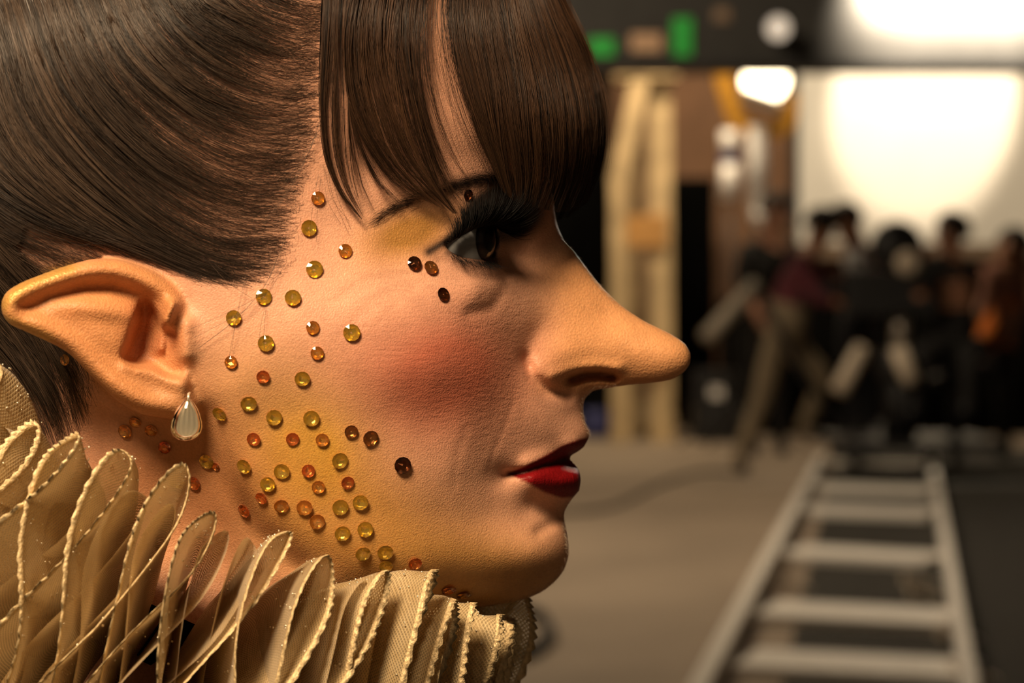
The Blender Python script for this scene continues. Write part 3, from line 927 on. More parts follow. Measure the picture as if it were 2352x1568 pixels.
eu, ev = np.meshgrid(np.arange(-6, 480, 3.5), np.arange(586, 980, 3.5))
ESH = eu.shape
fu, fv = eu.ravel(), ev.ravel()
ins = inside(fu, fv, EAR)
cellin = ins.reshape(ESH)
keep = cellin[:-1, :-1] | cellin[1:, :-1] | cellin[:-1, 1:] | cellin[1:, 1:]
used = np.zeros(ESH, bool)
for sl in ((slice(None, -1), slice(None, -1)), (slice(1, None), slice(None, -1)), (slice(None, -1), slice(1, None)), (slice(1, None), slice(1, None))):
    used[sl] |= keep
ui = np.nonzero(used.ravel())[0]
pu, pv = fu[ui].copy(), fv[ui].copy()
out = ~ins[ui]
_, bu, bv = poly_dist(pu[out], pv[out], EAR, True, True)
pu[out], pv[out] = bu, bv
zf = ear_z(pu, pv)
zh = head_z(pu, pv)
fr = sstep(170, 290, pu)
dd = poly_dist(pu, pv, EAR, True)
rb = np.clip(dd / 22.0, 0, 1)
zb = zf - 5.0 * np.sqrt(np.maximum(1 - (1 - rb) ** 2, 0))
zb = zb * (1 - fr) + np.minimum(zb, zh - 3) * fr
zb[out] = np.where(fr[out] > 0.02, zb[out], zf[out])
idx = -np.ones(fu.shape, int)
idx[ui] = np.arange(len(ui))
n = len(ui)


def at(pu, pv, z):
    s = (D0 - z / 1000) / FPX
    return np.stack([(pu - CU) * s, -(pv - CV) * s, z / 1000], -1)


EVT = np.concatenate([at(pu, pv, zf), at(pu, pv, zb)])
jj, ii = np.nonzero(keep)
W = ESH[1]
a = idx[jj * W + ii]
b = idx[jj * W + ii + 1]
c = idx[(jj + 1) * W + ii + 1]
d = idx[(jj + 1) * W + ii]
EF = [np.stack([a, d, c, b], -1), np.stack([a, b, c, d], -1) + n]
# walls between the two faces along the rim
edges = {}
for q in EF[0]:
    for k in range(4):
        e = (q[k], q[(k + 1) % 4])
        edges[e] = edges.get(e, 0) + 1
wall = [(e[1], e[0], e[0] + n, e[1] + n) for e in edges if (e[1], e[0]) not in edges]
EF = np.concatenate(EF + [np.array(wall)])
ear_m = EVT * np.array([1, 1, -1])

tmp = bpy.data.meshes.new('raw_head')
allv = np.concatenate([HV, EVT, ear_m])
allf = np.concatenate([HF, EF + len(HV), EF[:, ::-1] + len(HV) + len(EVT)])
tmp.from_pydata(allv, [], allf)
tmp.update()
raw = bpy.data.objects.new('raw_head', tmp)
COL.objects.link(raw)
md = raw.modifiers.new('r', 'REMESH')
md.mode = 'VOXEL'
md.voxel_size = 0.00070
md.adaptivity = 0.0
dg = bpy.context.evaluated_depsgraph_get()
body_me = bpy.data.meshes.new_from_object(raw.evaluated_get(dg))
bpy.data.objects.remove(raw)
bpy.data.meshes.remove(tmp)
NV = len(body_me.vertices)
BP = np.empty(NV * 3, np.float32)
body_me.vertices.foreach_get('co', BP)
BP = BP.reshape(-1, 3).astype(np.float64)
ne = len(body_me.edges)
E = np.empty(ne * 2, np.int32)
body_me.edges.foreach_get('vertices', E)
E = E.reshape(-1, 2)
deg = np.bincount(E.ravel(), minlength=NV).astype(float)
for lam in (0.5, -0.52, 0.5, -0.52, 0.5):             # even the voxel steps out without shrinking
    acc = np.stack([np.bincount(E[:, 0], BP[E[:, 1], k], NV) + np.bincount(E[:, 1], BP[E[:, 0], k], NV) for k in range(3)], -1)
    BP += lam * (acc / np.maximum(deg, 1)[:, None] - BP)
body_me.vertices.foreach_set('co', BP.astype(np.float32).ravel())
body_me.update()
body_me.polygons.foreach_set('use_smooth', np.ones(len(body_me.polygons), bool))
print('body verts', NV)

# ------------------------------------------------------------------ skin colour: make-up and the shade of neck and hollows laid on as colour
U, V = to_uv(BP)
ZM = np.abs(BP[:, 2]) * 1000
col = np.zeros((NV, 3))
col[:] = (0.68, 0.36, 0.235)


def lay(c, w):
    global col
    w = np.clip(w, 0, 1)[:, None]
    col = col * (1 - w) + np.array(c) * w


ear_w = sstep(-20, 12, sdist(U, V, EAR)) * (1 - sstep(395, 450, U) * 0.8)
lay((0.64, 0.28, 0.105), 0.9 * ear_w)
lay((0.42, 0.12, 0.06), 0.55 * ear_w * np.exp(-0.5 * (np.minimum(poly_dist(U, V, [(330, 720), (320, 800), (395, 780)]), 200) / 28) ** 2))  # darker red painted into the ear bowl as its shade
lay((0.66, 0.36, 0.22), 0.5 * gauss(U, V, (420, 900), 60, 60))
lay((0.65, 0.40, 0.08), 0.6 * groove(U, V, [(8, 700), (45, 660), (110, 632), (160, 615)], 12))
lay((0.65, 0.40, 0.08), 0.5 * groove(U, V, [(15, 735), (60, 755), (110, 778)], 10))
nose = sstep(1180, 1330, U) * sstep(520, 640, V) * sstep(925, 880, V)
lay((0.68, 0.33, 0.135), 0.9 * nose)
lay((0.58, 0.35, 0.24), 0.3 * gauss(U, V, (1190, 740), 50, 60))
lay((0.50, 0.115, 0.065), 0.82 * np.clip(gauss(U, V, (1025, 855), 118, 84, -14) * 1.3, 0, 1))
lay((0.52, 0.17, 0.10), 0.45 * gauss(U, V, (930, 880), 150, 75, 18))
lay((0.68, 0.37, 0.03), 0.90 * np.clip(1.3 * gauss(U, V, (700, 1045), 95, 85, 40), 0, 1))
lay((0.58, 0.29, 0.05), 0.75 * np.clip(1.3 * gauss(U, V, (770, 1180), 210, 95, 20), 0, 1))
lay((0.54, 0.275, 0.065), 0.75 * np.clip(1.3 * gauss(U, V, (1040, 1320), 240, 75, 8), 0, 1))
lay((0.56, 0.30, 0.09), 0.55 * gauss(U, V, (580, 920), 120, 100))
lay((0.46, 0.20, 0.08), 0.8 * np.clip(1.4 * gauss(U, V, (400, 1160), 150, 170), 0, 1))  # neck painted darker for the shade below ear and jaw
lay((0.60, 0.29, 0.05), 0.82 * np.clip(1.2 * gauss(U, V, (940, 535), 74, 38, -18), 0, 1))
lay((0.14, 0.07, 0.03), 0.6 * groove(U, V, [(880, 500), (930, 470), (990, 452), (1030, 436)], 9))
esd = -sdist(U, V, EYE_OPEN)
black = (0.012, 0.010, 0.010)
lay((0.14, 0.08, 0.055), 0.6 * gauss(U, V, (1145, 560), 40, 55))
lay(black, 0.97 * sstep(0.25, 0.75, gauss(U, V, (1178, 478), 62, 60, -30) + 0.75 * gauss(U, V, (1120, 500), 50, 34)))
lay(black, 0.95 * np.exp(-0.5 * (poly_dist(U, V, [(1045, 428), (1100, 412), (1170, 414), (1235, 440)]) / 11) ** 2))
lay(black, 0.97 * np.exp(-0.5 * (np.minimum(poly_dist(U, V, [(985, 578), (1018, 558), (1042, 538), (1078, 512), (1112, 490)]), 300) / 9) ** 2))
lay(black, 0.80 * np.exp(-0.5 * (poly_dist(U, V, [(1030, 580), (1062, 596), (1098, 602), (1140, 600)]) / 8) ** 2))
lay((0.20, 0.10, 0.07), 0.5 * gauss(U, V, (1090, 615), 60, 18, 12))
lay((0.20, 0.005, 0.007), sstep(-3, 4, np.maximum(sdist(U, V, UPPER_LIP), sdist(U, V, LOWER_LIP))))
lay((0.05, 0.004, 0.004), 0.9 * groove(U, V, [(1168, 1088), (1205, 1083), (1250, 1069), (1300, 1055)], 4))  # shade in the slit between the lips, painted dark
lay((0.30, 0.08, 0.04), 0.7 * groove(U, V, [(1312, 872), (1345, 863), (1380, 862), (1408, 867)], 7))  # shade inside the nostril, painted dark
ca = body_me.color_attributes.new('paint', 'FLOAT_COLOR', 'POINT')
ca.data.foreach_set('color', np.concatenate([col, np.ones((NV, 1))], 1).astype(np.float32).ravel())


def fattr(me, name, val):
    at_ = me.attributes.new(name, 'FLOAT', 'POINT')
    at_.data.foreach_set('value', val.astype(np.float32))


gold = np.clip(1.2 * gauss(U, V, (935, 532), 72, 34, -18), 0, 1) + 0.6 * groove(U, V, [(8, 700), (45, 660), (110, 632), (160, 615)], 10)
lips = sstep(-3, 4, np.maximum(sdist(U, V, UPPER_LIP), sdist(U, V, LOWER_LIP)))
wr = np.clip(gauss(U, V, (930, 700), 160, 90, -20) + gauss(U, V, (1060, 800), 120, 110, -30) + 0.6 * gauss(U, V, (1130, 950), 80, 120) + 0.7 * gauss(U, V, (1180, 690), 60, 50), 0, 1)
fattr(body_me, 'gold', np.clip(gold, 0, 1))
fattr(body_me, 'lips', lips)
fattr(body_me, 'lines', wr)
fattr(body_me, 'peel', np.clip(ear_w + nose + 0.4 * gauss(U, V, (1200, 850), 60, 60), 0, 1))

skin = mat_new('skin', rough=0.48)
N, L, B = nodes(skin)
atc = N.new('ShaderNodeAttribute'); atc.attribute_name = 'paint'
atl = N.new('ShaderNodeAttribute'); atl.attribute_name = 'lips'
atg = N.new('ShaderNodeAttribute'); atg.attribute_name = 'gold'
atw = N.new('ShaderNodeAttribute'); atw.attribute_name = 'lines'
atp = N.new('ShaderNodeAttribute'); atp.attribute_name = 'peel'
tc = N.new('ShaderNodeTexCoord')


def tex_noise(scale, detail=3.0, rough=0.55, vec=None):
    n = N.new('ShaderNodeTexNoise')
    n.inputs['Scale'].default_value = scale
    n.inputs['Detail'].default_value = detail
    n.inputs['Roughness'].default_value = rough
    L.new(vec if vec else tc.outputs['Object'], n.inputs['Vector'])
    return n


def math_node(op, a=None, b=None, c=None):
    n = N.new('ShaderNodeMath')
    n.operation = op
    for i, x in enumerate((a, b, c)):
        if x is None:
            continue
        if isinstance(x, (int, float)):
            n.inputs[i].default_value = x
        else:
            L.new(x, n.inputs[i])
    return n.outputs[0]


mott = tex_noise(160, 3)
mott2 = tex_noise(1500, 1)
var = math_node('ADD', math_node('MULTIPLY', mott.outputs['Fac'], 0.34), math_node('MULTIPLY', mott2.outputs['Fac'], 0.40))
var = math_node('ADD', var, 0.63)
mul = N.new('ShaderNodeMix'); mul.data_type = 'RGBA'; mul.blend_type = 'MULTIPLY'
mul.inputs['Factor'].default_value = 1.0
comb = N.new('ShaderNodeCombineColor')
for i in range(3):
    L.new(var, comb.inputs[i])
L.new(atc.outputs['Color'], mul.inputs['A'])
L.new(comb.outputs['Color'], mul.inputs['B'])
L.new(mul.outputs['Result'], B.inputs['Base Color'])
# pores, fine crow's-foot lines and the vertical creases of the lips
pore = N.new('ShaderNodeTexVoronoi'); pore.inputs['Scale'].default_value = 1900
L.new(tc.outputs['Object'], pore.inputs['Vector'])
mp = N.new('ShaderNodeMapping'); mp.inputs['Rotation'].default_value = (0, 0, math.radians(-24)); mp.inputs['Scale'].default_value = (0.16, 1.0, 0.4)
L.new(tc.outputs['Object'], mp.inputs['Vector'])
line = tex_noise(900, 2, 0.6, mp.outputs['Vector'])
mp2 = N.new('ShaderNodeMapping'); mp2.inputs['Scale'].default_value = (1.0, 0.12, 1.0)
L.new(tc.outputs['Object'], mp2.inputs['Vector'])
lipn = tex_noise(900, 1, 0.6, mp2.outputs['Vector'])
grain = tex_noise(2300, 1, 0.6)
h = math_node('MULTIPLY', pore.outputs['Distance'], 0.45)
h = math_node('ADD', h, math_node('MULTIPLY', grain.outputs['Fac'], 0.75))
h = math_node('ADD', h, math_node('MULTIPLY', math_node('MULTIPLY', line.outputs['Fac'], atw.outputs['Fac']), 1.3))
peel = tex_noise(1500, 1, 0.5)
h = math_node('ADD', h, math_node('MULTIPLY', math_node('MULTIPLY', peel.outputs['Fac'], atp.outputs['Fac']), 1.5))
h = math_node('ADD', h, math_node('MULTIPLY', math_node('MULTIPLY', lipn.outputs['Fac'], atl.outputs['Fac']), 1.5))
bp = N.new('ShaderNodeBump'); bp.inputs['Strength'].default_value = 0.42; bp.inputs['Distance'].default_value = 0.00035
L.new(h, bp.inputs['Height'])
L.new(bp.outputs['Normal'], B.inputs['Normal'])
rg = math_node('SUBTRACT', 0.50, math_node('MULTIPLY', atl.outputs['Fac'], 0.06))
rg = math_node('SUBTRACT', rg, math_node('MULTIPLY', atg.outputs['Fac'], 0.12))
rg = math_node('ADD', rg, math_node('MULTIPLY', math_node('SUBTRACT', grain.outputs['Fac'], 0.5), 0.25))
L.new(rg, B.inputs['Roughness'])
L.new(math_node('MULTIPLY', atg.outputs['Fac'], 0.45), B.inputs['Metallic'])
L.new(math_node('SUBTRACT', 0.42, math_node('MULTIPLY', atl.outputs['Fac'], 0.22)), B.inputs['Specular IOR Level'])
B.inputs['Subsurface Weight'].default_value = 0.12
B.inputs['Subsurface Radius'].default_value = (1.0, 0.35, 0.18)
B.inputs['Subsurface Scale'].default_value = 0.0025

person = empty('person', HEADM)
tag(person, 'woman in profile with long pointed false nose and ear, jewelled face and dark fringe', 'person')
body_me.name = 'body'
body_me.materials.clear()
body_me.materials.append(skin)
body = bpy.data.objects.new('body', body_me)
COL.objects.link(body)
body.parent = person

# surface lookup on the viewer's side (head frame)
tri = []
body_me.calc_loop_triangles()
TR = np.empty(len(body_me.loop_triangles) * 3, np.int32)
body_me.loop_triangles.foreach_get('vertices', TR)
TR = TR.reshape(-1, 3)
nearmask = (BP[TR[:, 0], 2] > -0.005)
BVH = BVHTree.FromPolygons(BP.tolist(), TR[nearmask].tolist())
CAML = Vector((0, 0, D0))


def hit(u, v):
    """first skin point and normal seen along a pixel's ray, head frame"""
    d = Vector(((u - CU) / FPX, -(v - CV) / FPX, -1.0)).normalized()
    p, n, i, t = BVH.ray_cast(CAML, d)
    if p is None:
        return None, None
    return p, n

# eyeball with iris, pupil and a clear bulge
def uv_sphere(r, nu=48, nv=24, c=(0, 0, 0), bulge=None):
    V_, F_ = [], []
    for j in range(nv + 1):
        th = math.pi * j / nv
        for i in range(nu):
            ph = 2 * math.pi * i / nu
            V_.append((c[0] + r * math.cos(th), c[1] + r * math.sin(th) * math.cos(ph), c[2] + r * math.sin(th) * math.sin(ph)))
    for j in range(nv):
        for i in range(nu):
            F_.append((j * nu + i, (j + 1) * nu + i, (j + 1) * nu + (i + 1) % nu, j * nu + (i + 1) % nu))
    return np.array(V_), F_


eye_mat = mat_new('eye_white', (0.46, 0.47, 0.47), 0.12)
N, L, B = nodes(eye_mat)
tcn = N.new('ShaderNodeTexCoord')
sx = N.new('ShaderNodeSeparateXYZ')
L.new(tcn.outputs['Object'], sx.inputs[0])
rp = N.new('ShaderNodeValToRGB')
rp.color_ramp.interpolation = 'LINEAR'
e = rp.color_ramp.elements
e[0].position = 0.0; e[0].color = (0.27, 0.28, 0.29, 1)  # eye white greyed to carry the shade of the lashes
e[1].position = 1.0; e[1].color = (0.002, 0.002, 0.002, 1)
for pos, cc in ((0.872, (0.27, 0.28, 0.29)), (0.885, (0.02, 0.015, 0.012)), (0.93, (0.06, 0.04, 0.025)), (0.965, (0.03, 0.02, 0.012)), (0.972, (0.002, 0.002, 0.002))):
    k = e.new(pos); k.color = (*cc, 1)
dv = N.new('ShaderNodeMath'); dv.operation = 'DIVIDE'; dv.inputs[1].default_value = 0.01206
L.new(sx.outputs['X'], dv.inputs[0])
L.new(dv.outputs[0], rp.inputs['Fac'])
L.new(rp.outputs['Color'], B.inputs['Base Color'])
for side in (1, -1):
    V_, F_ = uv_sphere(0.01206)
    o = new_mesh('eye', V_, F_, eye_mat, person)
    p = pl(EYE_C[0], EYE_C[1], EYE_Z / 1000)
    o.location = (p[0], p[1], p[2] * side)
    o.rotation_euler = (0, -0.42 * side, 0.0)
    cl = V_[V_[:, 0] > 0.0101]
    # the clear front: a small dome
    CVt, CFt = [], []
    for j in range(9):
        th = 0.5 * math.pi * j / 8
        rr_ = 0.0058 * math.sin(th)
        xx = 0.0102 + 0.0029 * math.cos(th)
        for i in range(24):
            ph = 2 * math.pi * i / 24
            CVt.append((xx, rr_ * math.cos(ph), rr_ * math.sin(ph)))
    for j in range(8):
        for i in range(24):
            CFt.append((j * 24 + i, (j + 1) * 24 + i, (j + 1) * 24 + (i + 1) % 24, j * 24 + (i + 1) % 24))
    if 'cornea_mat' not in globals():
        cornea_mat = mat_new('cornea', (1, 1, 1), 0.02, 0.0, **{'Transmission Weight': 1.0, 'IOR': 1.34})
    co = new_mesh('cornea', CVt, CFt, cornea_mat, o)


# ------------------------------------------------------------------ hair
def strand_mesh(name, P, R, mat, parent, tint=None, kind='stuff', sides=3):
    """P (n,k,3) strand points in the head frame, R (n,k) radii -> one mesh of thin tubes"""
    n, k, _ = P.shape
    T = np.gradient(P, axis=1)
    T /= np.maximum(np.linalg.norm(T, axis=2, keepdims=True), 1e-9)
    ref = np.array([0.31, 0.22, 0.92])
    A = np.cross(T, ref)
    A /= np.maximum(np.linalg.norm(A, axis=2, keepdims=True), 1e-9)
    Bn = np.cross(T, A)
    rings = []
    for s_ in range(sides):
        an = 2 * math.pi * s_ / sides
        rings.append(P + (A * math.cos(an) + Bn * math.sin(an)) * R[:, :, None])
    VV = np.stack(rings, 2).reshape(-1, 3)                # n,k,sides
    base = np.arange(n)[:, None, None] * (k * sides) + np.arange(k - 1)[None, :, None] * sides
    s_ = np.arange(sides)[None, None, :]
    s2 = (s_ + 1) % sides
    F = np.stack([base + s_, base + s2, base + sides + s2, base + sides + s_], -1).reshape(-1, 4)
    me = bpy.data.meshes.new(name)
    me.vertices.add(len(VV))
    me.vertices.foreach_set('co', VV.astype(np.float32).ravel())
    me.loops.add(len(F) * 4)
    me.loops.foreach_set('vertex_index', F.astype(np.int32).ravel())
    me.polygons.add(len(F))
    me.polygons.foreach_set('loop_start', np.arange(0, len(F) * 4, 4, dtype=np.int32))
    me.polygons.foreach_set('use_smooth', np.ones(len(F), bool))
    me.update(calc_edges=True)
    if tint is None:
        tint = rng.random(n)
    fattr(me, 'tint', np.repeat(tint, k * sides))
    me.materials.append(mat)
    o = bpy.data.objects.new(name, me)
    COL.objects.link(o)
    o.parent = parent
    if kind:
        o['kind'] = kind
    return o


def hair_mat(name, c0, c1, rough=0.36, spec=0.5):
    m = mat_new(name, c0, rough)
    N_, L_, B_ = nodes(m)
    a_ = N_.new('ShaderNodeAttribute')
    a_.attribute_name = 'tint'
    r_ = N_.new('ShaderNodeValToRGB')
    r_.color_ramp.elements[0].color = (*c0, 1)
    r_.color_ramp.elements[1].color = (*c1, 1)
    L_.new(a_.outputs['Fac'], r_.inputs['Fac'])
    L_.new(r_.outputs['Color'], B_.inputs['Base Color'])
    B_.inputs['Specular IOR Level'].default_value = spec
    return m


m_hair = hair_mat('brown_hair', (0.012, 0.008, 0.006), (0.115, 0.076, 0.052), 0.40, 0.55)
m_fringe = hair_mat('fringe_hair', (0.010, 0.005, 0.003), (0.082, 0.040, 0.020), 0.40, 0.5)  # same brown hair, its colour darkened for the fringe's shaded front
m_lash = hair_mat('lash_black', (0.003, 0.003, 0.003), (0.007, 0.006, 0.006), 0.55, 0.15)
m_fuzz = hair_mat('pale_fuzz', (0.45, 0.34, 0.24), (0.6, 0.48, 0.36), 0.5)


def resample(G, k):
    """guides (list of point lists) -> array (m,k,2) with even spacing"""
    out = []
    for g in G:
        c = catmull(g, 6.0)
        d = np.r_[0, np.cumsum(np.linalg.norm(np.diff(c, axis=0), axis=1))]
        t = np.linspace(0, d[-1], k)
        out.append(np.stack([np.interp(t, d, c[:, 0]), np.interp(t, d, c[:, 1])], -1))
    return np.array(out)


def guide_eval(GR, g, t):
    """smooth lookup between guides: g in guide units, t in 0..1 (arrays of the same shape)"""
    m, k, _ = GR.shape
    g = np.clip(g, 0, m - 1.001)
    t = np.clip(t, 0, 0.9999) * (k - 1)
    gi, ti = g.astype(int), t.astype(int)
    gf, tf = (g - gi)[..., None], (t - ti)[..., None]
    a_ = GR[gi, ti] * (1 - tf) + GR[gi, ti + 1] * tf
    b_ = GR[gi + 1, ti] * (1 - tf) + GR[gi + 1, ti + 1] * tf
    return a_ * (1 - gf) + b_ * gf


def lift(UV, off):
    """pixel paths (n,k,2) + height over the scalp in mm -> head frame points"""
    n, k, _ = UV.shape
    z = head_z(UV[..., 0].ravel(), UV[..., 1].ravel()).reshape(n, k) + off
    s_ = (D0 - z / 1000) / FPX
    return np.stack([(UV[..., 0] - CU) * s_, -(UV[..., 1] - CV) * s_, z / 1000], -1)


SIDE = [
    [(775, -10), (720, -10), (640, -40), (560, -100), (480, -200)],
    [(762, 60), (690, 50), (600, 20), (520, -40), (440, -160)],
    [(748, 130), (660, 118), (560, 75), (450, 5), (370, -130)],
    [(742, 200), (640, 195), (520, 150), (400, 55), (310, -110)],
    [(732, 270), (620, 265), (480, 215), (350, 105), (250, -100)],
    [(708, 340), (600, 332), (450, 270), (300, 140), (190, -90)],
    [(690, 410), (570, 402), (400, 322), (240, 170), (130, -80)],
    [(672, 480), (540, 465), (360, 372), (190, 200), (80, -70)],
    [(660, 550), (520, 535), (330, 422), (150, 230), (40, -60)],
    [(645, 605), (500, 585), (300, 472), (110, 270), (0, -40)],
    [(585, 648), (460, 608), (270, 505), (70, 310), (-40, 0)],
    [(490, 645), (400, 604), (230, 525), (30, 350), (-90, 40)],
    [(400, 615), (330, 575), (180, 522), (0, 390), (-130, 80)],
    [(300, 598), (230, 562), (100, 512), (-60, 400), (-180, 120)],
    [(170, 640), (90, 590), (-20, 525), (-140, 400), (-240, 130)],
    [(225, 900), (190, 800), (120, 690), (0, 560), (-180, 330)],
    [(190, 1010), (150, 900), (80, 770), (-30, 640), (-220, 420)],
    [(150, 1110), (110, 990), (40, 860), (-70, 720), (-260, 520)],
    [(110, 1220), (75, 1090), (10, 960), (-100, 820), (-280, 620)],
]
SG = resample(SIDE, 40)
K = 10
allP, allR, allT = [], [], []
# locks: bundles of strands that run together
n_lock = 430
for lk in range(n_lock + 120):
    g0 = rng.uniform(-0.1, 18) if lk < n_lock else rng.uniform(14.3, 18)
    temple = 1.0 if g0 < 9 else 0.0
    cnt = rng.integers(14, 34)
    t0c = 0.12 + abs(rng.normal(0, 0.24 + 0.14 * temple)) if g0 < 14 else rng.uniform(-0.02, 0.45)
    hgt = rng.uniform(0.3, 4.0)
    wid = rng.uniform(0.03, 0.15)
    tw = rng.uniform(-0.28, 0.28)
    tin = np.clip(rng.normal(0.38, 0.30), 0, 1)
    g = g0 + rng.normal(0, 1, cnt) * wid
    t0 = np.clip(t0c + np.abs(rng.normal(0, 0.22, cnt)), 0.02, 0.75)
    t1 = np.minimum(t0 + rng.uniform(0.55, 0.9, cnt), 1.0)
    tt = t0[:, None] + (t1 - t0)[:, None] * np.linspace(0, 1, K)[None]
    ss = np.linspace(0, 1, K)[None]
    gg = g0 + (g - g0)[:, None] * (1.7 - 1.1 * np.sin(np.pi * ss)) + tw * (ss - 0.3) + 0.06 * np.sin(tt * 9 + lk) + rng.normal(0, 0.10, (cnt, 1)) * ss ** 2 + rng.normal(0, 0.012, (cnt, K))
    UV = guide_eval(SG, gg, tt)
    off = 0.15 + hgt * np.sin(np.pi * np.clip(ss, 0, 1) ** 0.6) ** 0.8 * np.ones((cnt, 1)) + rng.uniform(0, 1.3, (cnt, 1)) * ss
    allP.append(lift(UV, off))
    allR.append(np.repeat(rng.uniform(0.045, 0.075, (cnt, 1)), K, 1) * (0.22 + 0.78 * np.sin(np.pi * (0.02 + 0.94 * ss)) ** 0.6) / 1000)
    allT.append(np.clip(tin + rng.normal(0, 0.24, cnt), 0, 1))
# single long hairs laid over the scalp from the hairline back
cnt = 2600
g = rng.uniform(0, 14, cnt)
t0 = np.clip(rng.gamma(2.0, 0.085, cnt) - 0.03, -0.02, 0.6)
ss = np.linspace(0, 1, K)[None]
tt = np.clip(t0[:, None] + rng.uniform(0.35, 0.85, (cnt, 1)) * ss, 0, 1)
gg = g[:, None] + rng.normal(0, 0.16, (cnt, 1)) * ss + rng.normal(0, 0.07, (cnt, 1)) * np.sin(ss * 4)
UV = guide_eval(SG, gg, tt) + rng.normal(0, 10, (cnt, 1, 2)) * (1 - 0.5 * ss[..., None])
allP.append(lift(UV, 0.1 + 3.0 * np.sin(np.pi * ss ** 0.8) * rng.uniform(0.1, 1.2, (cnt, 1))))
allR.append(np.repeat(rng.uniform(0.03, 0.05, (cnt, 1)), K, 1) * (0.3 + 0.7 * np.sin(np.pi * ss)) / 1000)
allT.append(rng.uniform(0, 0.6, cnt))
swept_P, swept_R, swept_T = np.concatenate(allP), np.concatenate(allR), np.concatenate(allT)
# short fine hair close to the scalp, thinning out into the skin along the hairline
KS = 5
cnt = 9000
g = rng.uniform(0, 17.8, cnt)
t0 = np.where(g < 14, rng.gamma(2.0, 0.075, cnt) - 0.05, rng.uniform(0, 0.5, cnt))
ss5 = np.linspace(0, 1, KS)[None]
tt = t0[:, None] + rng.uniform(0.03, 0.13, (cnt, 1)) * ss5
gg = g[:, None] + rng.normal(-0.02, 0.16, (cnt, 1)) * ss5
UV = guide_eval(SG, gg, np.clip(tt, 0, 1)) + rng.normal(0, 8, (cnt, 1, 2))
UV[..., 0] += np.maximum(-t0, 0)[:, None] * 900 * rng.random((cnt, 1))
UV = UV + np.stack([np.zeros((cnt, KS)), (rng.normal(3, 7, (cnt, 1)) * ss5)], -1)
strand_mesh('hairline_down', lift(UV, 0.05 + 0.5 * ss5 * rng.uniform(0.1, 1, (cnt, 1))), np.repeat(rng.uniform(0.016, 0.034, (cnt, 1)), KS, 1) * (1 - 0.6 * ss5) / 1000, m_hair, person, rng.uniform(0, 0.4, cnt))
strand_mesh('swept_hair', swept_P, swept_R, m_hair, person, swept_T)
# the far side of the head, simpler
strand_mesh('far_side_hair', swept_P[::9] * np.array([1, 1, -1]), swept_R[::9] * 3.0, m_hair, person, swept_T[::9])

# hair over the crown and the back of the head: a close cap with locks combed over it
capz = ((V < -25 + 0.05 * (U - 700)) & (U < 1190)) | ((U < -20) & (V < 880)) | ((U < 110) & (V < 560) & (U - 110 < 0.3 * (560 - V) - 60))
tq_ = capz[TR].all(1)
ids = np.unique(TR[tq_])
remap = -np.ones(NV, int)
remap[ids] = np.arange(len(ids))
nor = np.empty(NV * 3, np.float32)
body_me.vertices.foreach_get('normal', nor)
nor = nor.reshape(-1, 3)
cap_v = BP[ids] + nor[ids] * 0.0016
pick = remap[TR[tq_]]
cap = new_mesh('hair_cap', cap_v, pick.tolist(), m_hair, person)
dm = cap.modifiers.new('d', 'DECIMATE')
dm.ratio = 0.1
cme = bpy.data.meshes.new_from_object(cap.evaluated_get(bpy.context.evaluated_depsgraph_get()))
cap.modifiers.clear()
cap.data = cme
cme.name = 'hair_cap'
fattr(cme, 'tint', rng.uniform(0.05, 0.4, len(cme.vertices)))
CROWN = [[(1180, -110), (1000, -150), (750, -190), (480, -190), (200, -150), (-60, -40)],
         [(1150, -140), (960, -200), (720, -250), (450, -255), (160, -210), (-100, -80)],
         [(1110, -165), (920, -240), (700, -290), (420, -300), (120, -250), (-130, -120)],
         [(1060, -195), (880, -268), (680, -318), (400, -338), (90, -275), (-160, -150)]]
CG = resample(CROWN, 40)
cp, cr_, ct = [], [], []
for lk in range(120):
    g0 = rng.uniform(0, 3)
    cnt = 13
    ss = np.linspace(0, 1, K)[None]
    gg = g0 + rng.normal(0, 0.09, (cnt, 1)) + rng.normal(0, 0.2) * (ss - 0.5)
    t0 = rng.uniform(0, 0.35)
    UVc = guide_eval(CG, gg, np.clip(t0 + (0.65 + 0.2 * rng.random((cnt, 1))) * ss, 0, 1))
    Pc = lift(UVc, 0.3 + rng.uniform(1.6, 4.0) * np.ones((cnt, K)) + rng.uniform(0, 0.8, (cnt, 1)))
    Pc[..., 1] += 0.002
    sg = 1 if lk % 2 else -1
    cp.append(Pc * np.array([1, 1, sg])); cr_.append(np.full((cnt, K), 0.00012)); ct.append(np.clip(rng.normal(0.35, 0.25, cnt), 0, 1))
strand_mesh('crown_hair', np.concatenate(cp), np.concatenate(cr_), m_hair, person, np.concatenate(ct))

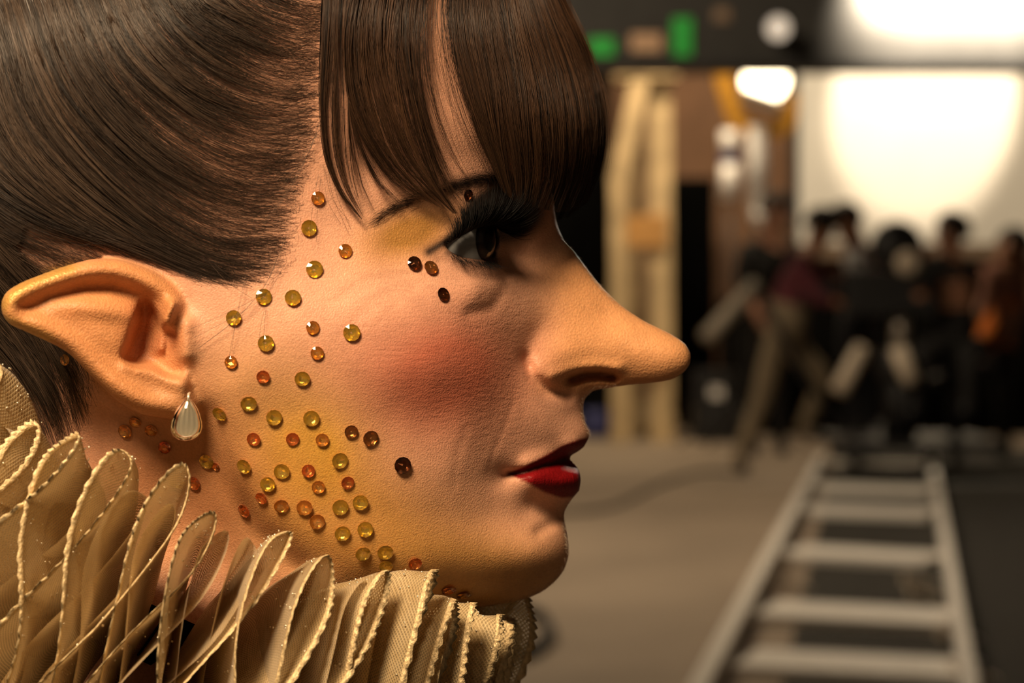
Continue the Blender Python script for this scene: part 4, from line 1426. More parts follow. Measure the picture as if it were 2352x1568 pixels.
FR = [
    [(744, -150), (735, 100), (733, 250), (750, 380), (790, 460), (832, 505)],
    [(778, -150), (757, 120), (748, 280), (765, 390), (800, 460), (831, 501)],
    [(805, -150), (790, 100), (800, 220), (802, 330), (815, 430), (836, 490)],
    [(840, -150), (790, 100), (805, 250), (855, 350), (905, 415), (965, 455)],
    [(890, -150), (850, 120), (880, 260), (920, 360), (980, 430), (1040, 490)],
    [(940, -150), (920, 100), (950, 250), (985, 360), (1012, 430), (1052, 490)],
    [(990, -150), (960, 100), (975, 230), (1010, 340), (1040, 400), (1078, 445)],
    [(1045, -150), (1035, 100), (1065, 230), (1103, 330), (1132, 390), (1150, 435)],
    [(1090, -150), (1100, 80), (1125, 200), (1145, 320), (1165, 410), (1178, 460)],
    [(1130, -150), (1165, 80), (1190, 200), (1205, 320), (1212, 420), (1204, 470)],
    [(1165, -150), (1220, 80), (1255, 200), (1270, 320), (1266, 420), (1244, 480)],
    [(1190, -150), (1262, 60), (1306, 190), (1324, 310), (1312, 420), (1284, 488)],
    [(1210, -150), (1285, 40), (1336, 165), (1360, 300), (1346, 410), (1312, 484)],
    [(1222, -150), (1300, 20), (1352, 130), (1382, 255), (1380, 355), (1348, 460)],
    [(1228, -150), (1306, 15), (1360, 130), (1391, 265), (1389, 350), (1356, 455)],
]
FG = resample(FR, 40)
UF_V = np.array([-400, -150, 0, 110, 200, 300, 350, 420, 480, 560])
UF_U = np.array([1080, 1230, 1300, 1346, 1376, 1392, 1390, 1374, 1352, 1330])
UH_V = np.array([-400, -130, 0, 150, 330, 430, 560])
UH_U = np.array([1000, 1150, 1225, 1250, 1262, 1262, 1262])


def lift_fringe(UV, off):
    n, k, _ = UV.shape
    u_, v_ = UV[..., 0].ravel(), UV[..., 1].ravel()
    uF, uH = np.interp(v_, UF_V, UF_U), np.interp(v_, UH_V, UH_U)
    w_ = np.clip((u_ - 740) / (uF - 740), 0, 1)
    us_ = np.where(u_ > 740, 740 + w_ * (uH - 740), u_)
    z = head_z(us_, np.minimum(v_, 415)).reshape(n, k)
    # past the brow the strands keep hanging in front of the face
    z = z + off
    s_ = (D0 - z / 1000) / FPX
    return np.stack([(UV[..., 0] - CU) * s_, -(UV[..., 1] - CV) * s_, z / 1000], -1)


fp, frd, ft = [], [], []
dens_g = np.array([0, 1, 2, 3, 4, 5, 5.6, 6, 7, 7.6, 8, 9, 10, 11, 12, 13, 14])
dens_w = np.array([0.30, 0.34, 0.14, 0.5, 0.75, 0.9, 0.3, 0.10, 0.12, 0.6, 1.4, 1.5, 1.5, 1.6, 1.7, 1.9, 1.6])
cdf = np.cumsum(dens_w) / dens_w.sum()
n_lock = 520
KF = 11
for lk in range(n_lock):
    g0 = np.interp(rng.random(), np.r_[0, cdf], np.r_[-0.3, dens_g])
    cnt = rng.integers(6, 15)
    wid = rng.uniform(0.02, 0.11) if g0 > 2.5 else rng.uniform(0.015, 0.05)
    ss = np.linspace(0, 1, KF)[None]
    g = g0 + rng.normal(0, 1, cnt) * wid
    endt = np.clip(rng.normal(0.94, 0.075) + rng.normal(0, 0.045, cnt), 0.62, 1.0)
    tt = endt[:, None] * ss
    conv = 1.5 - 1.1 * ss ** 1.5
    gg = g0 + (g - g0)[:, None] * conv + rng.normal(0, 0.05) * np.sin(ss * 3) + rng.normal(0, 0.35) * (1 - ss) * (0.3 if g0 < 2.5 else 1) + rng.normal(0, 0.02, (cnt, 1)) * np.sin(ss * 5)
    UV = guide_eval(FG, gg, tt)
    dep = rng.uniform(0.5, 4.5) if g0 > 2.5 else rng.uniform(1, 2.5)
    off = dep * np.sin(np.pi * np.clip(0.15 + 0.7 * ss, 0, 1)) * np.ones((cnt, 1)) + rng.uniform(0, 0.7, (cnt, 1))
    P = lift_fringe(UV, off)
    R = np.repeat(rng.uniform(0.045, 0.075, (cnt, 1)), KF, 1) * (1 - 0.75 * ss ** 3) / 1000
    T = np.clip(rng.normal(0.38, 0.28) + rng.normal(0, 0.22, cnt), 0, 1)
    fp.append(P); frd.append(R); ft.append(T)
    if g0 > 6 and lk % 2 == 0 or g0 > 11:                 # the half of the fringe beyond the middle of the forehead
        fp.append(P * np.array([1, 1, -1])); frd.append(R); ft.append(T)
cnt = 800                                                  # loose single hairs
g = rng.uniform(0, 14, cnt)
ss = np.linspace(0, 1, KF)[None]
gg = g[:, None] + rng.normal(0, 0.6, (cnt, 1)) * ss
UV = guide_eval(FG, gg, rng.uniform(0.75, 1.0, (cnt, 1)) * ss)
fp.append(lift_fringe(UV, rng.uniform(0.3, 5, (cnt, 1)) * np.ones((1, KF)))); frd.append(np.full((cnt, KF), 0.00004) * (1 - 0.6 * ss)); ft.append(rng.random(cnt))
cnt = 110                                                  # wisps standing off the front of the fringe
g = rng.uniform(11.5, 14, cnt)
UV = guide_eval(FG, g[:, None] + 0 * ss, rng.uniform(0.6, 1.0, (cnt, 1)) * ss)
UV[..., 0] += (np.abs(rng.normal(0, 10, (cnt, 1))) * ss ** 1.5 + rng.normal(0, 6, (cnt, 1)) * np.sin(ss * 4))
fp.append(lift_fringe(UV, rng.uniform(0.3, 6, (cnt, 1)) * np.ones((1, KF)))); frd.append(np.full((cnt, KF), 0.00004) * (1 - 0.6 * ss)); ft.append(rng.uniform(0.4, 1, cnt))
strand_mesh('fringe', np.concatenate(fp), np.concatenate(frd), m_fringe, person, np.concatenate(ft))

# a few fly-away hairs across the temple and before the ear
fly = [[(655, 600), (600, 680), (520, 728), (430, 772)], [(650, 560), (610, 655), (540, 735), (455, 800)], [(735, 300), (690, 380), (650, 440)], [(740, 270), (700, 370), (640, 470), (600, 520)],
       [(560, 640), (535, 760), (525, 830)], [(610, 700), (605, 760), (606, 790)], [(735, 400), (722, 480), (716, 545)], [(300, 570), (210, 560), (110, 600)], [(120, 480), (90, 505), (85, 540)], [(480, 600), (520, 640), (575, 672)],
       [(760, 330), (765, 440), (800, 530)], [(745, 380), (760, 470), (790, 520)]]
P = []
for f_ in fly:
    for _k in range(2):
        c_ = resample([f_], 12)[0] + rng.normal(0, 3, (1, 2)) + np.linspace(0, 1, 12)[:, None] * rng.normal(0, 9, (1, 2))
        P.append(c_)
P = np.array(P)
ss = np.linspace(0, 1, 12)[None]
strand_mesh('loose_hair', lift(P, 0.8 + 1.5 * np.sin(np.pi * ss) * np.ones((len(P), 1))), np.full((len(P), 12), 0.00004), m_hair, person)

# ------------------------------------------------------------------ lashes and brow
root_line = catmull([(1024, 557), (1044, 546), (1075, 527), (1106, 511), (1138, 510)], 2)
tips = np.array([(0.0, 1030, 512), (0.2, 1062, 462), (0.4, 1105, 432), (0.56, 1158, 420), (0.72, 1212, 436), (0.86, 1244, 476), (1.0, 1228, 535)])
n = 760
sv = rng.random(n) ** 0.7
ri = np.clip((sv * (len(root_line) - 1)).astype(int), 0, len(root_line) - 1)
r2 = root_line[ri] + rng.normal(0, 2.0, (n, 2))
t2 = np.stack([np.interp(sv, tips[:, 0], tips[:, 1]), np.interp(sv, tips[:, 0], tips[:, 2])], -1) + rng.normal(0, 9, (n, 2))
ln = rng.uniform(0.55, 1.0, n)[:, None]
t2 = r2 + (t2 - r2) * ln
rz = np.interp(sv, [0, 0.5, 1], [46.5, 44, 30])
tz = rz + np.interp(sv, [0, 0.4, 1], [4, 4, -1]) * ln[:, 0]
KL = 9
tq = np.linspace(0, 1, KL)[None, :, None]
mid = (r2 + t2) / 2
nrm = np.stack([(t2 - r2)[:, 1], -(t2 - r2)[:, 0]], -1)
mid = mid - nrm * 0.22 + np.array([10, 14])
UV = (1 - tq) ** 2 * r2[:, None] + 2 * tq * (1 - tq) * mid[:, None] + tq ** 2 * t2[:, None]
zq = ((1 - tq[..., 0]) * rz[:, None] + tq[..., 0] * tz[:, None] + 2.0 * np.sin(np.pi * tq[..., 0]))
s_ = (D0 - zq / 1000) / FPX
LP = np.stack([(UV[..., 0] - CU) * s_, -(UV[..., 1] - CV) * s_, zq / 1000], -1)
LR = np.full((n, KL), 0.00014) * (1 - 0.85 * np.linspace(0, 1, KL)[None] ** 1.5)
strand_mesh('upper_lashes', LP, LR, m_lash, person)
n = 90
sv = rng.random(n)
ll = catmull([(1032, 580), (1062, 594), (1098, 600), (1140, 600)], 2)
r2 = ll[np.clip((sv * (len(ll) - 1)).astype(int), 0, len(ll) - 1)] + rng.normal(0, 1.5, (n, 2))
t2 = r2 + np.stack([rng.uniform(4, 26, n) + 14 * sv, rng.uniform(10, 24, n)], -1)
rz = np.interp(sv, [0, 0.5, 1], [45.5, 43, 32])
UV = (1 - tq) ** 2 * r2[:, None] + 2 * tq * (1 - tq) * ((r2 + t2) / 2 + np.array([-4, 5]))[:, None] + tq ** 2 * t2[:, None]
zq = rz[:, None] + 3.0 * tq[..., 0]
s_ = (D0 - zq / 1000) / FPX
strand_mesh('lower_lashes', np.stack([(UV[..., 0] - CU) * s_, -(UV[..., 1] - CV) * s_, zq / 1000], -1), np.full((n, KL), 0.00006) * (1 - 0.8 * np.linspace(0, 1, KL)[None]), m_lash, person)
n = 260
bl = catmull([(872, 505), (905, 480), (950, 458), (1000, 442), (1045, 428), (1100, 414), (1170, 414), (1225, 432)], 2)
sv = rng.random(n) * 0.96
i0 = (sv * (len(bl) - 1)).astype(int)
r2 = bl[i0] + rng.normal(0, 6, (n, 2))
dr = bl[np.maximum(i0 - 14, 0)] - bl[np.minimum(i0 + 2, len(bl) - 1)]
dr = dr / np.maximum(np.linalg.norm(dr, axis=1, keepdims=True), 1e-6)
t2 = r2 + dr * rng.uniform(22, 50, (n, 1)) + rng.normal(0, 5, (n, 2)) + np.array([0, -4])
UV = r2[:, None] * (1 - tq) + t2[:, None] * tq + np.array([0, -4]) * np.sin(np.pi * tq)
strand_mesh('eyebrow', lift(UV, 0.2 + 0.5 * np.sin(np.pi * tq[..., 0]) * np.ones((n, 1))), np.full((n, KL), 0.00005) * (1 - 0.7 * np.linspace(0, 1, KL)[None]), m_lash, person)
# pale down along the profile, caught by the back light
prof_pts = catmull([p for p in FACE if 440 < p[1] < 1390 and p[0] > 1000], 1.0)
n = 1500
i0 = rng.integers(2, len(prof_pts) - 3, n)
p_ = prof_pts[i0]
tg = prof_pts[i0 + 2] - prof_pts[i0 - 2]
tg /= np.maximum(np.linalg.norm(tg, axis=1, keepdims=True), 1e-6)
nr = np.stack([tg[:, 1], -tg[:, 0]], -1)
keepm = ~((p_[:, 1] > 690) & (p_[:, 1] < 900) & (p_[:, 0] > 1420)) & ~((p_[:, 1] > 1000) & (p_[:, 1] < 1150))
p_, tg, nr = p_[keepm], tg[keepm], nr[keepm]
n = len(p_)
inn = rng.uniform(0.5, 9, (n, 1))
r2 = p_ - nr * inn
zz_ = head_z(r2[:, 0], r2[:, 1])
t2 = r2 + nr * rng.uniform(2, 6, (n, 1)) + tg * rng.uniform(2, 9, (n, 1))
tq4 = np.linspace(0, 1, 4)[None, :, None]
UV = r2[:, None] * (1 - tq4) + t2[:, None] * tq4
zq = zz_[:, None] + 0.5 * tq4[..., 0]
s_ = (D0 - zq / 1000) / FPX
strand_mesh('facial_down', np.stack([(UV[..., 0] - CU) * s_, -(UV[..., 1] - CV) * s_, zq / 1000], -1), np.full((n, 4), 0.000022) * (1 - 0.7 * np.linspace(0, 1, 4)[None]), m_fuzz, person)

# ------------------------------------------------------------------ dress
m_dress = noisy(mat_new('dress_cloth', (0.007, 0.0035, 0.0022), 1.0, **{'Specular IOR Level': 0.1}), 40, 0.3, 0.1)
rows = [(-0.070, 0.050, 0.050), (-0.076, 0.085, 0.075), (-0.090, 0.115, 0.115), (-0.125, 0.128, 0.170), (-0.18, 0.130, 0.195), (-0.30, 0.120, 0.175), (-0.45, 0.105, 0.14), (-0.60, 0.16, 0.19), (-0.85, 0.24, 0.27), (-1.13, 0.32, 0.34)]
dv_, df_ = [], []
nn = 64
for y_, a_, b_ in rows:
    for i in range(nn):
        an = 2 * math.pi * i / nn
        pl_ = 1 + (0.05 * math.sin(an * 14) * max(0, (-y_ - 0.5)))
        dv_.append((-0.112 + a_ * math.cos(an) * pl_, y_ - (0.034 - 0.034 * max(0.0, -math.cos(an)) ** 2) * (y_ > -0.5), b_ * math.sin(an) * pl_))
for j in range(len(rows) - 1):
    for i in range(nn):
        df_.append((j * nn + i, j * nn + (i + 1) % nn, (j + 1) * nn + (i + 1) % nn, (j + 1) * nn + i))
dress = new_mesh('dress', dv_, df_, m_dress, person)


# ------------------------------------------------------------------ the ruff: a pleated ring of gold net round the neck
m_net = mat_new('gold_net', (0.60, 0.46, 0.25), 0.62)
N, L, B = nodes(m_net)
uvn = N.new('ShaderNodeUVMap'); uvn.uv_map = 'cloth'
sep = N.new('ShaderNodeSeparateXYZ'); L.new(uvn.outputs['UV'], sep.inputs[0])


def mth(op, a=None, b=None):
    n_ = N.new('ShaderNodeMath'); n_.operation = op
    for i, x in enumerate((a, b)):
        if x is None:
            continue
        if isinstance(x, (int, float)):
            n_.inputs[i].default_value = x
        else:
            L.new(x, n_.inputs[i])
    return n_.outputs[0]


# net: two crossing sets of threads, a thread every 1.1 mm
s1 = mth('ADD', sep.outputs['X'], sep.outputs['Y'])
s2 = mth('SUBTRACT', sep.outputs['X'], sep.outputs['Y'])
w1 = mth('ABSOLUTE', mth('SINE', mth('MULTIPLY', s1, math.pi / 0.0013)))
w2 = mth('ABSOLUTE', mth('SINE', mth('MULTIPLY', s2, math.pi / 0.0013)))
hole = mth('MULTIPLY', w1, w2)                       # 1 in the middle of a mesh
nz = N.new('ShaderNodeTexNoise'); nz.inputs['Scale'].default_value = 90; nz.inputs['Detail'].default_value = 4
tco = N.new('ShaderNodeTexCoord'); L.new(tco.outputs['Object'], nz.inputs['Vector'])
ramp = N.new('ShaderNodeValToRGB')
ramp.color_ramp.elements[0].position = 0.3; ramp.color_ramp.elements[0].color = (0.52, 0.36, 0.15, 1)
ramp.color_ramp.elements[1].position = 0.75; ramp.color_ramp.elements[1].color = (0.86, 0.70, 0.42, 1)
L.new(nz.outputs['Fac'], ramp.inputs['Fac'])
L.new(ramp.outputs['Color'], B.inputs['Base Color'])
al = mth('SUBTRACT', 1.0, mth('MULTIPLY', mth('GREATER_THAN', hole, 0.52), 0.5))
tr = N.new('ShaderNodeBsdfTransparent')
tl = N.new('ShaderNodeBsdfTranslucent'); tl.inputs['Color'].default_value = (0.72, 0.52, 0.26, 1)
mx1 = N.new('ShaderNodeMixShader'); mx1.inputs[0].default_value = 0.28
mx2 = N.new('ShaderNodeMixShader')
L.new(B.outputs[0], mx1.inputs[1]); L.new(tl.outputs[0], mx1.inputs[2])
L.new(al, mx2.inputs[0]); L.new(tr.outputs[0], mx2.inputs[1]); L.new(mx1.outputs[0], mx2.inputs[2])
L.new(mx2.outputs[0], N['Material Output'].inputs['Surface'])
bpn = N.new('ShaderNodeBump'); bpn.inputs['Strength'].default_value = 0.5; bpn.inputs['Distance'].default_value = 0.0004; bpn.invert = True
L.new(hole, bpn.inputs['Height']); L.new(bpn.outputs['Normal'], B.inputs['Normal'])
B.inputs['Sheen Weight'].default_value = 0.3
B.inputs['Metallic'].default_value = 0.15
m_trim = noisy(mat_new('gold_trim', (0.72, 0.55, 0.30), 0.5, 0.2), 700, 0.25, 0.3)
m_seq = mat_new('sequin_gold', (1.0, 0.92, 0.74), 0.28, 0.9)

ruff = empty('ruff_collar', HEADM)
tag(ruff, 'pleated gold net ruff collar with glitter around the neck', 'collar')
# ring frame: centre on the neck, tilted down towards the chin
RC = np.array([-0.092, -0.063, 0.0])
TILT = math.radians(-26.0)
TX = np.array([math.cos(TILT), math.sin(TILT), 0]); TY = np.array([-math.sin(TILT), math.cos(TILT), 0]); TZ = np.array([0, 0, 1.0])


def ruff_point(th, r, h):
    """angle round the neck (0 = chin side, pi/2 = viewer's side), radius, height"""
    return RC + (np.cos(th) * r)[..., None] * TX + (np.sin(th) * r)[..., None] * TZ + h[..., None] * TY


NP = 29
SEG = 40
NT = 18


def ruffle(name, r0, r1, amp, seed, h0=0.0, npl=NP, th_a=-0.35, th_b=math.pi + 1.2, irr=1.0):
    rg = np.random.default_rng(seed)
    n = npl * SEG
    s = np.linspace(0, npl * 2 * math.pi, n + 1)
    ph = s / (npl * 2 * math.pi)
    pi_ = np.floor(s / math.pi + 0.5).astype(int)
    ampj = 1 + irr * rg.uniform(-0.22, 0.22, npl * 2 + 3)
    amps = np.interp(s / math.pi, np.arange(npl * 2 + 3) + 0.0, ampj)
    jit = np.interp(s / math.pi, np.arange(npl * 2 + 3), irr * rg.uniform(-0.25, 0.25, npl * 2 + 3))
    rj = np.interp(s / math.pi, np.arange(npl * 2 + 3), irr * rg.uniform(-0.007, 0.004, npl * 2 + 3))
    tj = np.interp(s / math.pi, np.arange(npl * 2 + 3), irr * rg.uniform(-0.5, 0.5, npl * 2 + 3))
    t = np.linspace(0, 1, NT)
    S, T = np.meshgrid(s, t, indexing='ij')
    dth = (th_b - th_a) / npl
    loop = 0.36 * T ** 0.8
    TH = th_a + dth * (S / (2 * math.pi) + loop * np.sin(2 * S) * 1.0 + (jit[:, None]) * T)
    r = r0 + (r1 + rj[:, None] - r0) * T + 0.004 * np.sin(S * 2 + 1) * T
    wave = np.sin(S)
    A = amp * amps[:, None] * (0.30 + 0.70 * np.sin(T * math.pi / 2))
    H = h0 + A * wave + 0.004 * tj[:, None] * T + 0.0012 * np.sin(S * 5.3 + T * 9) * T
    # the outer margin droops and curls a little
    H = H + 0.004 * (T ** 3) * wave
    P = ruff_point(TH, r, H)
    V_ = P.reshape(-1, 3)
    W_ = NT
    i = np.arange(n)[:, None] * W_ + np.arange(NT - 1)[None]
    F_ = np.stack([i, i + W_, i + W_ + 1, i + 1], -1).reshape(-1, 4)
    o = new_mesh(name, V_, F_.tolist(), m_net, ruff)
    # cloth coordinates in metres
    dl = np.linalg.norm(np.diff(P[:, -1], axis=0), axis=1)
    along = np.r_[0, np.cumsum(dl)]
    uvl = o.data.uv_layers.new(name='cloth')
    li = np.empty(len(o.data.loops), np.int32)
    o.data.loops.foreach_get('vertex_index', li)
    uu_ = np.repeat(along, NT)
    vv_ = np.tile(t * (r1 - r0) * 1.1, n + 1)
    uvl.data.foreach_set('uv', np.stack([uu_[li], vv_[li]], -1).astype(np.float32).ravel())
    return o, P


ruf1, RP = ruffle('ruffle', 0.052, 0.097, 0.0355, 3, -0.0115, NP, -0.35, math.pi + 1.2, 1.2)
ruf2, RP2 = ruffle('under_ruffle', 0.050, 0.090, 0.031, 11, -0.0135, 29, -0.3, math.pi + 1.1, 1.3)
# serrated lace edging on the outer margin
ed = RP[:, -1]
dirv = RP[:, -1] - RP[:, -3]
dirv /= np.linalg.norm(dirv, axis=1, keepdims=True)
sub = 4
fine = np.concatenate([ed[:-1] + (ed[1:] - ed[:-1]) * (k / sub) for k in range(sub)], 1).reshape(-1, 3)
fdir = np.repeat(dirv[:-1], sub, 0)
tooth = np.where(np.arange(len(fine)) % 3 == 0, 0.0010, np.where(np.arange(len(fine)) % 3 == 1, 0.0005, 0.0))
inner = fine - fdir * 0.0016
outer = fine + fdir * tooth[:, None]
n = len(fine)
nrm_ = np.cross(np.gradient(fine, axis=0), fdir)
nrm_ /= np.maximum(np.linalg.norm(nrm_, axis=1, keepdims=True), 1e-9)
V_ = np.concatenate([inner - nrm_ * 0.0003, outer, inner + nrm_ * 0.0003])
i = np.arange(n - 1)
F_ = np.concatenate([np.stack([i, i + 1, i + 1 + n, i + n], -1), np.stack([i + n, i + 1 + n, i + 1 + 2 * n, i + 2 * n], -1)])
trim = new_mesh('lace_edge', V_, F_.tolist(), m_trim, ruf1)
# glitter
n = 4200
a_ = rng.integers(0, RP.shape[0] - 1, n)
b_ = np.clip((1 - np.abs(rng.normal(0, 0.28, n))) * (NT - 1), 2, NT - 1).astype(int)
pp = RP[a_, b_] + rng.normal(0, 0.0004, (n, 3))
pp = pp[pp[:, 2] > -0.01]
ico = bmesh.new()
bmesh.ops.create_icosphere(ico, subdivisions=1, radius=1.0)
iv = np.array([v_.co[:] for v_ in ico.verts]); ifc = np.array([[v_.index for v_ in f_.verts] for f_ in ico.faces]); ico.free()
rad = rng.uniform(0.00018, 0.00042, len(pp))
V_ = (pp[:, None] + iv[None] * rad[:, None, None]).reshape(-1, 3)
F_ = (ifc[None] + (np.arange(len(pp)) * len(iv))[:, None, None]).reshape(-1, 3)
gl = new_mesh('glitter', V_, F_.tolist(), m_seq, ruff)
gl['kind'] = 'stuff'
# neckband the pleats are gathered on
nb = []
fs_ = []
for i in range(65):
    th = 2 * math.pi * i / 64
    for (r_, h_) in ((0.0470, -0.024), (0.0480, -0.016), (0.0470, -0.009)):
        nb.append(ruff_point(np.array(th), np.array(r_ + 0.004), np.array(h_)))
for i in range(64):
    for k in range(2):
        fs_.append((i * 3 + k, (i + 1) * 3 + k, (i + 1) * 3 + k + 1, i * 3 + k + 1))
new_mesh('neck_band', nb, fs_, m_dress, ruff)


# ------------------------------------------------------------------ rhinestones
def gem_mesh(name, mats):
    n = 12
    V_, F_, M_ = [], [], []
    for k in range(n):
        an = 2 * math.pi * (k + 0.5) / n
        V_.append((0.55 * math.cos(an), 0.55 * math.sin(an), 0.37))
    for k in range(n):
        an = 2 * math.pi * k / n
        V_.append((math.cos(an), math.sin(an), 0.16))
    for k in range(n):
        an = 2 * math.pi * k / n
        V_.append((math.cos(an), math.sin(an), 0.06))
    for k in range(n // 2):
        an = 2 * math.pi * (2 * k + 0.5) / n
        V_.append((0.5 * math.cos(an), 0.5 * math.sin(an), -0.13 - 0.05 * (k % 2)))
    V_.append((0.04, 0.03, -0.25))
    F_.append(tuple(range(n))); M_.append(0)
    for k in range(n):
        k2 = (k + 1) % n
        F_ += [(k, n + k, n + k2), (k, n + k2, k2)]; M_ += [0, 0]
        F_.append((n + k, 2 * n + k, 2 * n + k2, n + k2)); M_.append(0)
    for k in range(n // 2):
        a, a1, a2 = 2 * n + 2 * k, 2 * n + (2 * k + 1) % n, 2 * n + (2 * k + 2) % n
        c0, c1 = 3 * n + k, 3 * n + (k + 1) % (n // 2)
        F_ += [(a, c0, a1), (a1, c0, c1), (a1, c1, a2), (c0, 3 * n + n // 2, c1)]; M_ += [1] * 4
    me = bpy.data.meshes.new(name)
    me.from_pydata(V_, [], F_)
    for m in mats:
        me.materials.append(m)
    me.polygons.foreach_set('material_index', M_)
    me.update()
    bm_ = bmesh.new(); bm_.from_mesh(me); bmesh.ops.recalc_face_normals(bm_, faces=bm_.faces); bm_.to_mesh(me); bm_.free()
    return me


def gem_mats(tag_, glass, foil):
    g = mat_new('crystal_' + tag_, glass, 0.02, 0.0, **{'Transmission Weight': 1.0, 'IOR': 1.6})
    f = mat_new('foil_' + tag_, foil, 0.18, 0.78)
    return [g, f]


GEMS = {
    'Y': gem_mesh('yellow_gem', gem_mats('yellow', (1.0, 0.97, 0.82), (1.0, 0.68, 0.13))),
    'O': gem_mesh('orange_gem', gem_mats('orange', (1.0, 0.94, 0.80), (1.0, 0.50, 0.12))),
    'R': gem_mesh('red_gem', gem_mats('red', (1.0, 0.92, 0.80), (0.98, 0.34, 0.09))),
    'B': gem_mesh('brown_gem', gem_mats('brown', (0.92, 0.80, 0.65), (0.52, 0.24, 0.07))),
    'D': gem_mesh('dark_gem', gem_mats('dark', (0.75, 0.55, 0.42), (0.16, 0.06, 0.02))),  # brown and dark stones: amber's dark reflections put into the colour
}
CNAME = {'Y': 'golden yellow', 'O': 'orange', 'R': 'red-orange', 'B': 'brown', 'D': 'dark brown'}
STONES = [  # column, row, width in pixels, colour, where it sits
    (729, 455, 32, 'O', 'topmost on the temple, beside the fringe'), (708, 524, 38, 'Y', 'second down on the temple'), (792, 577, 33, 'O', 'alone between temple and gold eyelid'),
    (721, 619, 40, 'Y', 'third down on the temple'), (605, 682, 38, 'Y', 'left one of the pair at the sideburn'), (672, 685, 38, 'Y', 'right one of the pair by the sideburn'),
    (537, 730, 36, 'Y', 'on the sideburn nearest the ear bowl'), (718, 753, 32, 'O', 'upper of two small ones on the cheekbone'), (807, 764, 40, 'Y', 'rightmost on the cheekbone, over the blush'),
    (611, 788, 38, 'Y', 'on the cheek below the sideburn pair'), (728, 810, 31, 'O', 'lower of two small ones on the cheekbone'), (531, 831, 30, 'O', 'just right of the ear front'),
    (604, 864, 31, 'R', 'mid cheek, left of a larger yellow one'), (694, 868, 36, 'Y', 'mid cheek, left of the blush'), (571, 925, 38, 'Y', 'upper cheek with a white glint, right of the earlobe'),
    (507, 948, 36, 'Y', 'closest right of the clear earring'), (629, 957, 37, 'Y', 'at the top left of the yellow cheek patch'), (715, 959, 38, 'Y', 'at the top right of the yellow cheek patch'),
    (583, 1007, 32, 'R', 'leftmost in the row across the yellow patch'), (672, 1007, 31, 'R', 'second in the row across the yellow patch'), (740, 1009, 31, 'O', 'third in the row across the yellow patch'),
    (806, 990, 32, 'B', 'left one of the pair below the blush'), (850, 1005, 38, 'B', 'right one of the pair below the blush'), (923, 1067, 40, 'D', 'alone in mid cheek nearest the mouth'),
    (780, 1056, 38, 'Y', 'on the right rim of the yellow cheek patch'), (563, 1069, 36, 'Y', 'on the jaw corner left of the yellow patch'), (647, 1081, 37, 'Y', 'in the centre of the yellow cheek patch'),
    (708, 1080, 31, 'R', 'right of the yellow patch centre'), (616, 1110, 36, 'Y', 'below left of the yellow patch centre'), (731, 1117, 31, 'O', 'below right of the yellow patch centre'),
    (798, 1107, 31, 'R', 'small, with a white glint, above the lower jaw pair'), (602, 1142, 30, 'R', 'at the jaw corner above the ruff'), (647, 1160, 35, 'O', 'left one of the low trio over the ruff'),
    (699, 1164, 37, 'O', 'middle one of the low trio over the ruff'), (781, 1163, 38, 'Y', 'left one of the lower jaw pair'), (827, 1152, 37, 'Y', 'right one of the lower jaw pair'),
    (728, 1196, 36, 'O', 'lowest of the low trio over the ruff'), (786, 1223, 37, 'Y', 'left one of the pair under the lower jaw pair'), (838, 1214, 37, 'Y', 'right one of the pair under the lower jaw pair'),
    (833, 1269, 36, 'Y', 'touching the ruff edge under the jaw'), (884, 1266, 38, 'Y', 'on the jaw just right of one touching the ruff'), (886, 1297, 32, 'Y', 'half hidden by the ruff below the jaw'),
    (952, 1292, 32, 'R', 'alone on the jaw line towards the chin'), (932, 1317, 28, 'R', 'barely peeping over the ruff under the jaw'), (1030, 1352, 34, 'R', 'left one of the last two under the chin'),
    (1065, 1363, 34, 'O', 'right one of the last two under the chin'), (563, 1171, 32, 'R', 'half hidden by the ruff behind the jaw'), (496, 1070, 22, 'R', 'tiny, tucked in the crease behind the jaw'),
    (476, 1058, 36, 'Y', 'on the neck beside the jaw crease'), (407, 1103, 38, 'Y', 'left one of the lowest pair on the neck'), (447, 1108, 32, 'R', 'right one of the lowest pair on the neck'),
    (379, 1026, 30, 'R', 'on the neck below left of the clear earring'), (348, 987, 29, 'O', 'on the neck left of the clear earring'), (312, 968, 29, 'O', 'on the neck right under the earlobe'),
    (289, 989, 34, 'O', 'on the neck at the edge of the ruff'), (151, 826, 26, 'O', 'on the hair behind the pointed ear'), (950, 606, 34, 'D', 'left one of the pair at the eye corner'),
    (988, 616, 34, 'B', 'right one of the pair at the eye corner'), (1016, 677, 32, 'D', 'alone below the eye'), (1073, 447, 26, 'D', 'under the eyebrow above the lashes'),
]
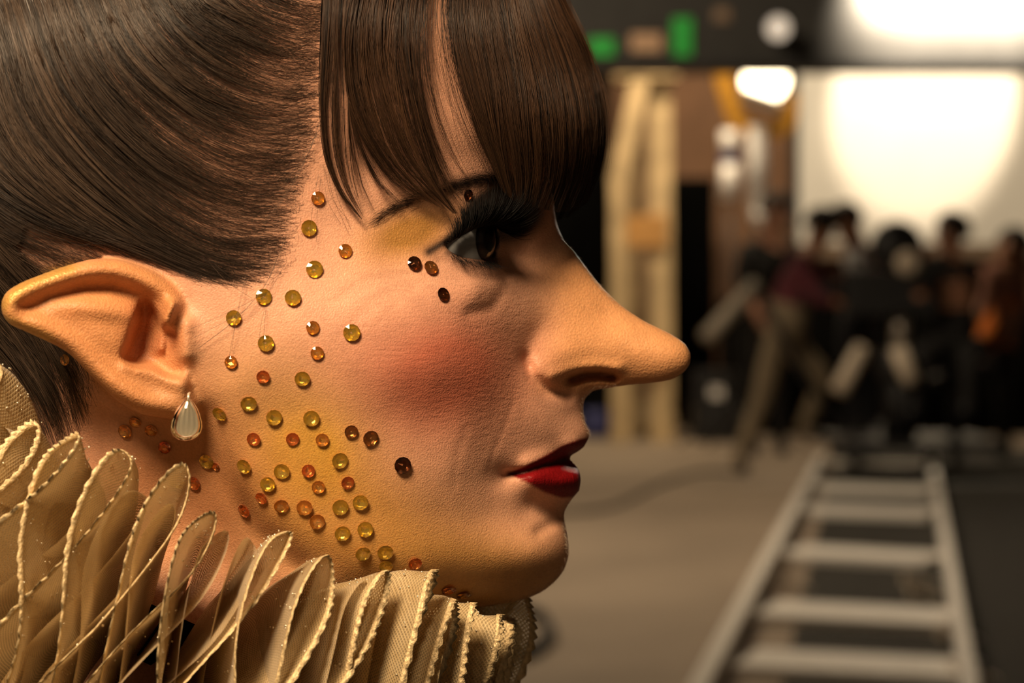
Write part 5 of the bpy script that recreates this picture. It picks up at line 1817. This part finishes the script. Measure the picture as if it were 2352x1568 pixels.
for (u_, v_, w_, c_, where) in STONES:
    p, nn_ = hit(u_, v_)
    size = 'large' if w_ >= 36 else 'small' if w_ >= 29 else 'tiny'
    label = f'{size} {CNAME[c_]} rhinestone {where}'
    if u_ == 151:
        z_ = head_z(np.array([u_ * 1.0]), np.array([v_ * 1.0]))[0] + 3
        p, nn_ = Vector(pl(u_, v_, z_ / 1000)), Vector((-0.5, 0, 1)).normalized()
    nn_ = nn_.normalized()
    # average the normal over the stone's footprint
    acc = Vector((0, 0, 0))
    for k in range(8):
        an = k * math.pi / 4
        p2, n2 = hit(u_ + w_ * 0.4 * math.cos(an), v_ + w_ * 0.4 * math.sin(an))
        if n2 is not None and (p2 - p).length < 0.006:
            acc += n2
    if acc.length > 0.1 and u_ != 151:
        nn_ = (nn_ + acc).normalized()
    r_ = 0.5 * w_ * (D0 - p.z) / FPX
    o = bpy.data.objects.new('rhinestone', GEMS[c_])
    COL.objects.link(o)
    q_ = nn_.to_track_quat('Z', 'Y')
    rot = q_.to_matrix().to_4x4() @ Matrix.Rotation(random.uniform(0, math.pi / 6), 4, 'Z') @ Matrix.Rotation(random.uniform(-0.12, 0.12), 4, 'X') @ Matrix.Rotation(random.uniform(-0.12, 0.12), 4, 'Y')
    o.matrix_world = HEADM @ Matrix.Translation(p + nn_ * (r_ * 0.23)) @ rot @ Matrix.Diagonal((r_, r_, r_, 1))
    tag(o, label, 'rhinestone', 'rhinestones glued on the face and neck')

# ------------------------------------------------------------------ clear teardrop earring
ear_t = Vector(pl(432, 912, 0.0785))
er = empty('earring', HEADM @ Matrix.Translation(ear_t))
tag(er, 'clear faceted teardrop crystal earring hanging at the earlobe', 'earring')
sc_ = (D0 - 0.078) / FPX
Hh = 100 * sc_
prof = [(0.0, 0.0), (0.10, 0.05), (0.22, 0.13), (0.36, 0.26), (0.46, 0.40), (0.535, 0.56), (0.555, 0.68), (0.52, 0.80), (0.42, 0.90), (0.25, 0.97), (0.0, 1.0)]
dv_, df_ = [], []
NS = 28
for (r_, y_) in prof:
    for k in range(NS):
        an = 2 * math.pi * k / NS
        fac = 1.0
        x_ = r_ * 0.66 * math.cos(an)
        z_ = r_ * 0.62 * math.sin(an)
        z_ = z_ * 0.55 if z_ > 0 else z_ * 0.28
        x_ -= 0.06 * y_
        dv_.append((x_ * Hh, -y_ * Hh, z_ * Hh))
for j in range(len(prof) - 1):
    for k in range(NS):
        df_.append((j * NS + k, (j + 1) * NS + k, (j + 1) * NS + (k + 1) % NS, j * NS + (k + 1) % NS))
m_crys = mat_new('clear_crystal', (1, 1, 1), 0.01, 0.0, **{'Transmission Weight': 1.0, 'IOR': 1.55})
o = new_mesh('crystal_drop', dv_, df_, m_crys, er)
bk = []
bf = []
for (r_, y_) in prof:
    for k in range(9):
        x_ = r_ * 0.58 * (k / 4 - 1)
        z_ = -0.035 - 0.10 * r_ * math.sqrt(max(0, 1 - (k / 4 - 1) ** 2)) - (0.02 if k % 2 else 0)
        bk.append(((x_ - 0.06 * y_) * Hh, -y_ * Hh, (z_ - 0.02) * Hh))
for j in range(len(prof) - 1):
    for k in range(8):
        bf.append((j * 9 + k, (j + 1) * 9 + k, (j + 1) * 9 + k + 1, j * 9 + k + 1))
m_sil = mat_new('silver_foil', (0.95, 0.88, 0.70), 0.35, 0.55)
new_mesh('silver_backing', bk, bf, m_sil, er, smooth=False)
hk = MB()
hk.tube([HEADM @ (ear_t + Vector(q)) for q in ((0.0, -0.0006, 0.0), (0.0001, 0.0001, 0.0), (0.0, 0.0008, -0.0008), (0.0, 0.0010, -0.003))], 0.00035, 8)
hk.build('hook', m_sil, er, True)
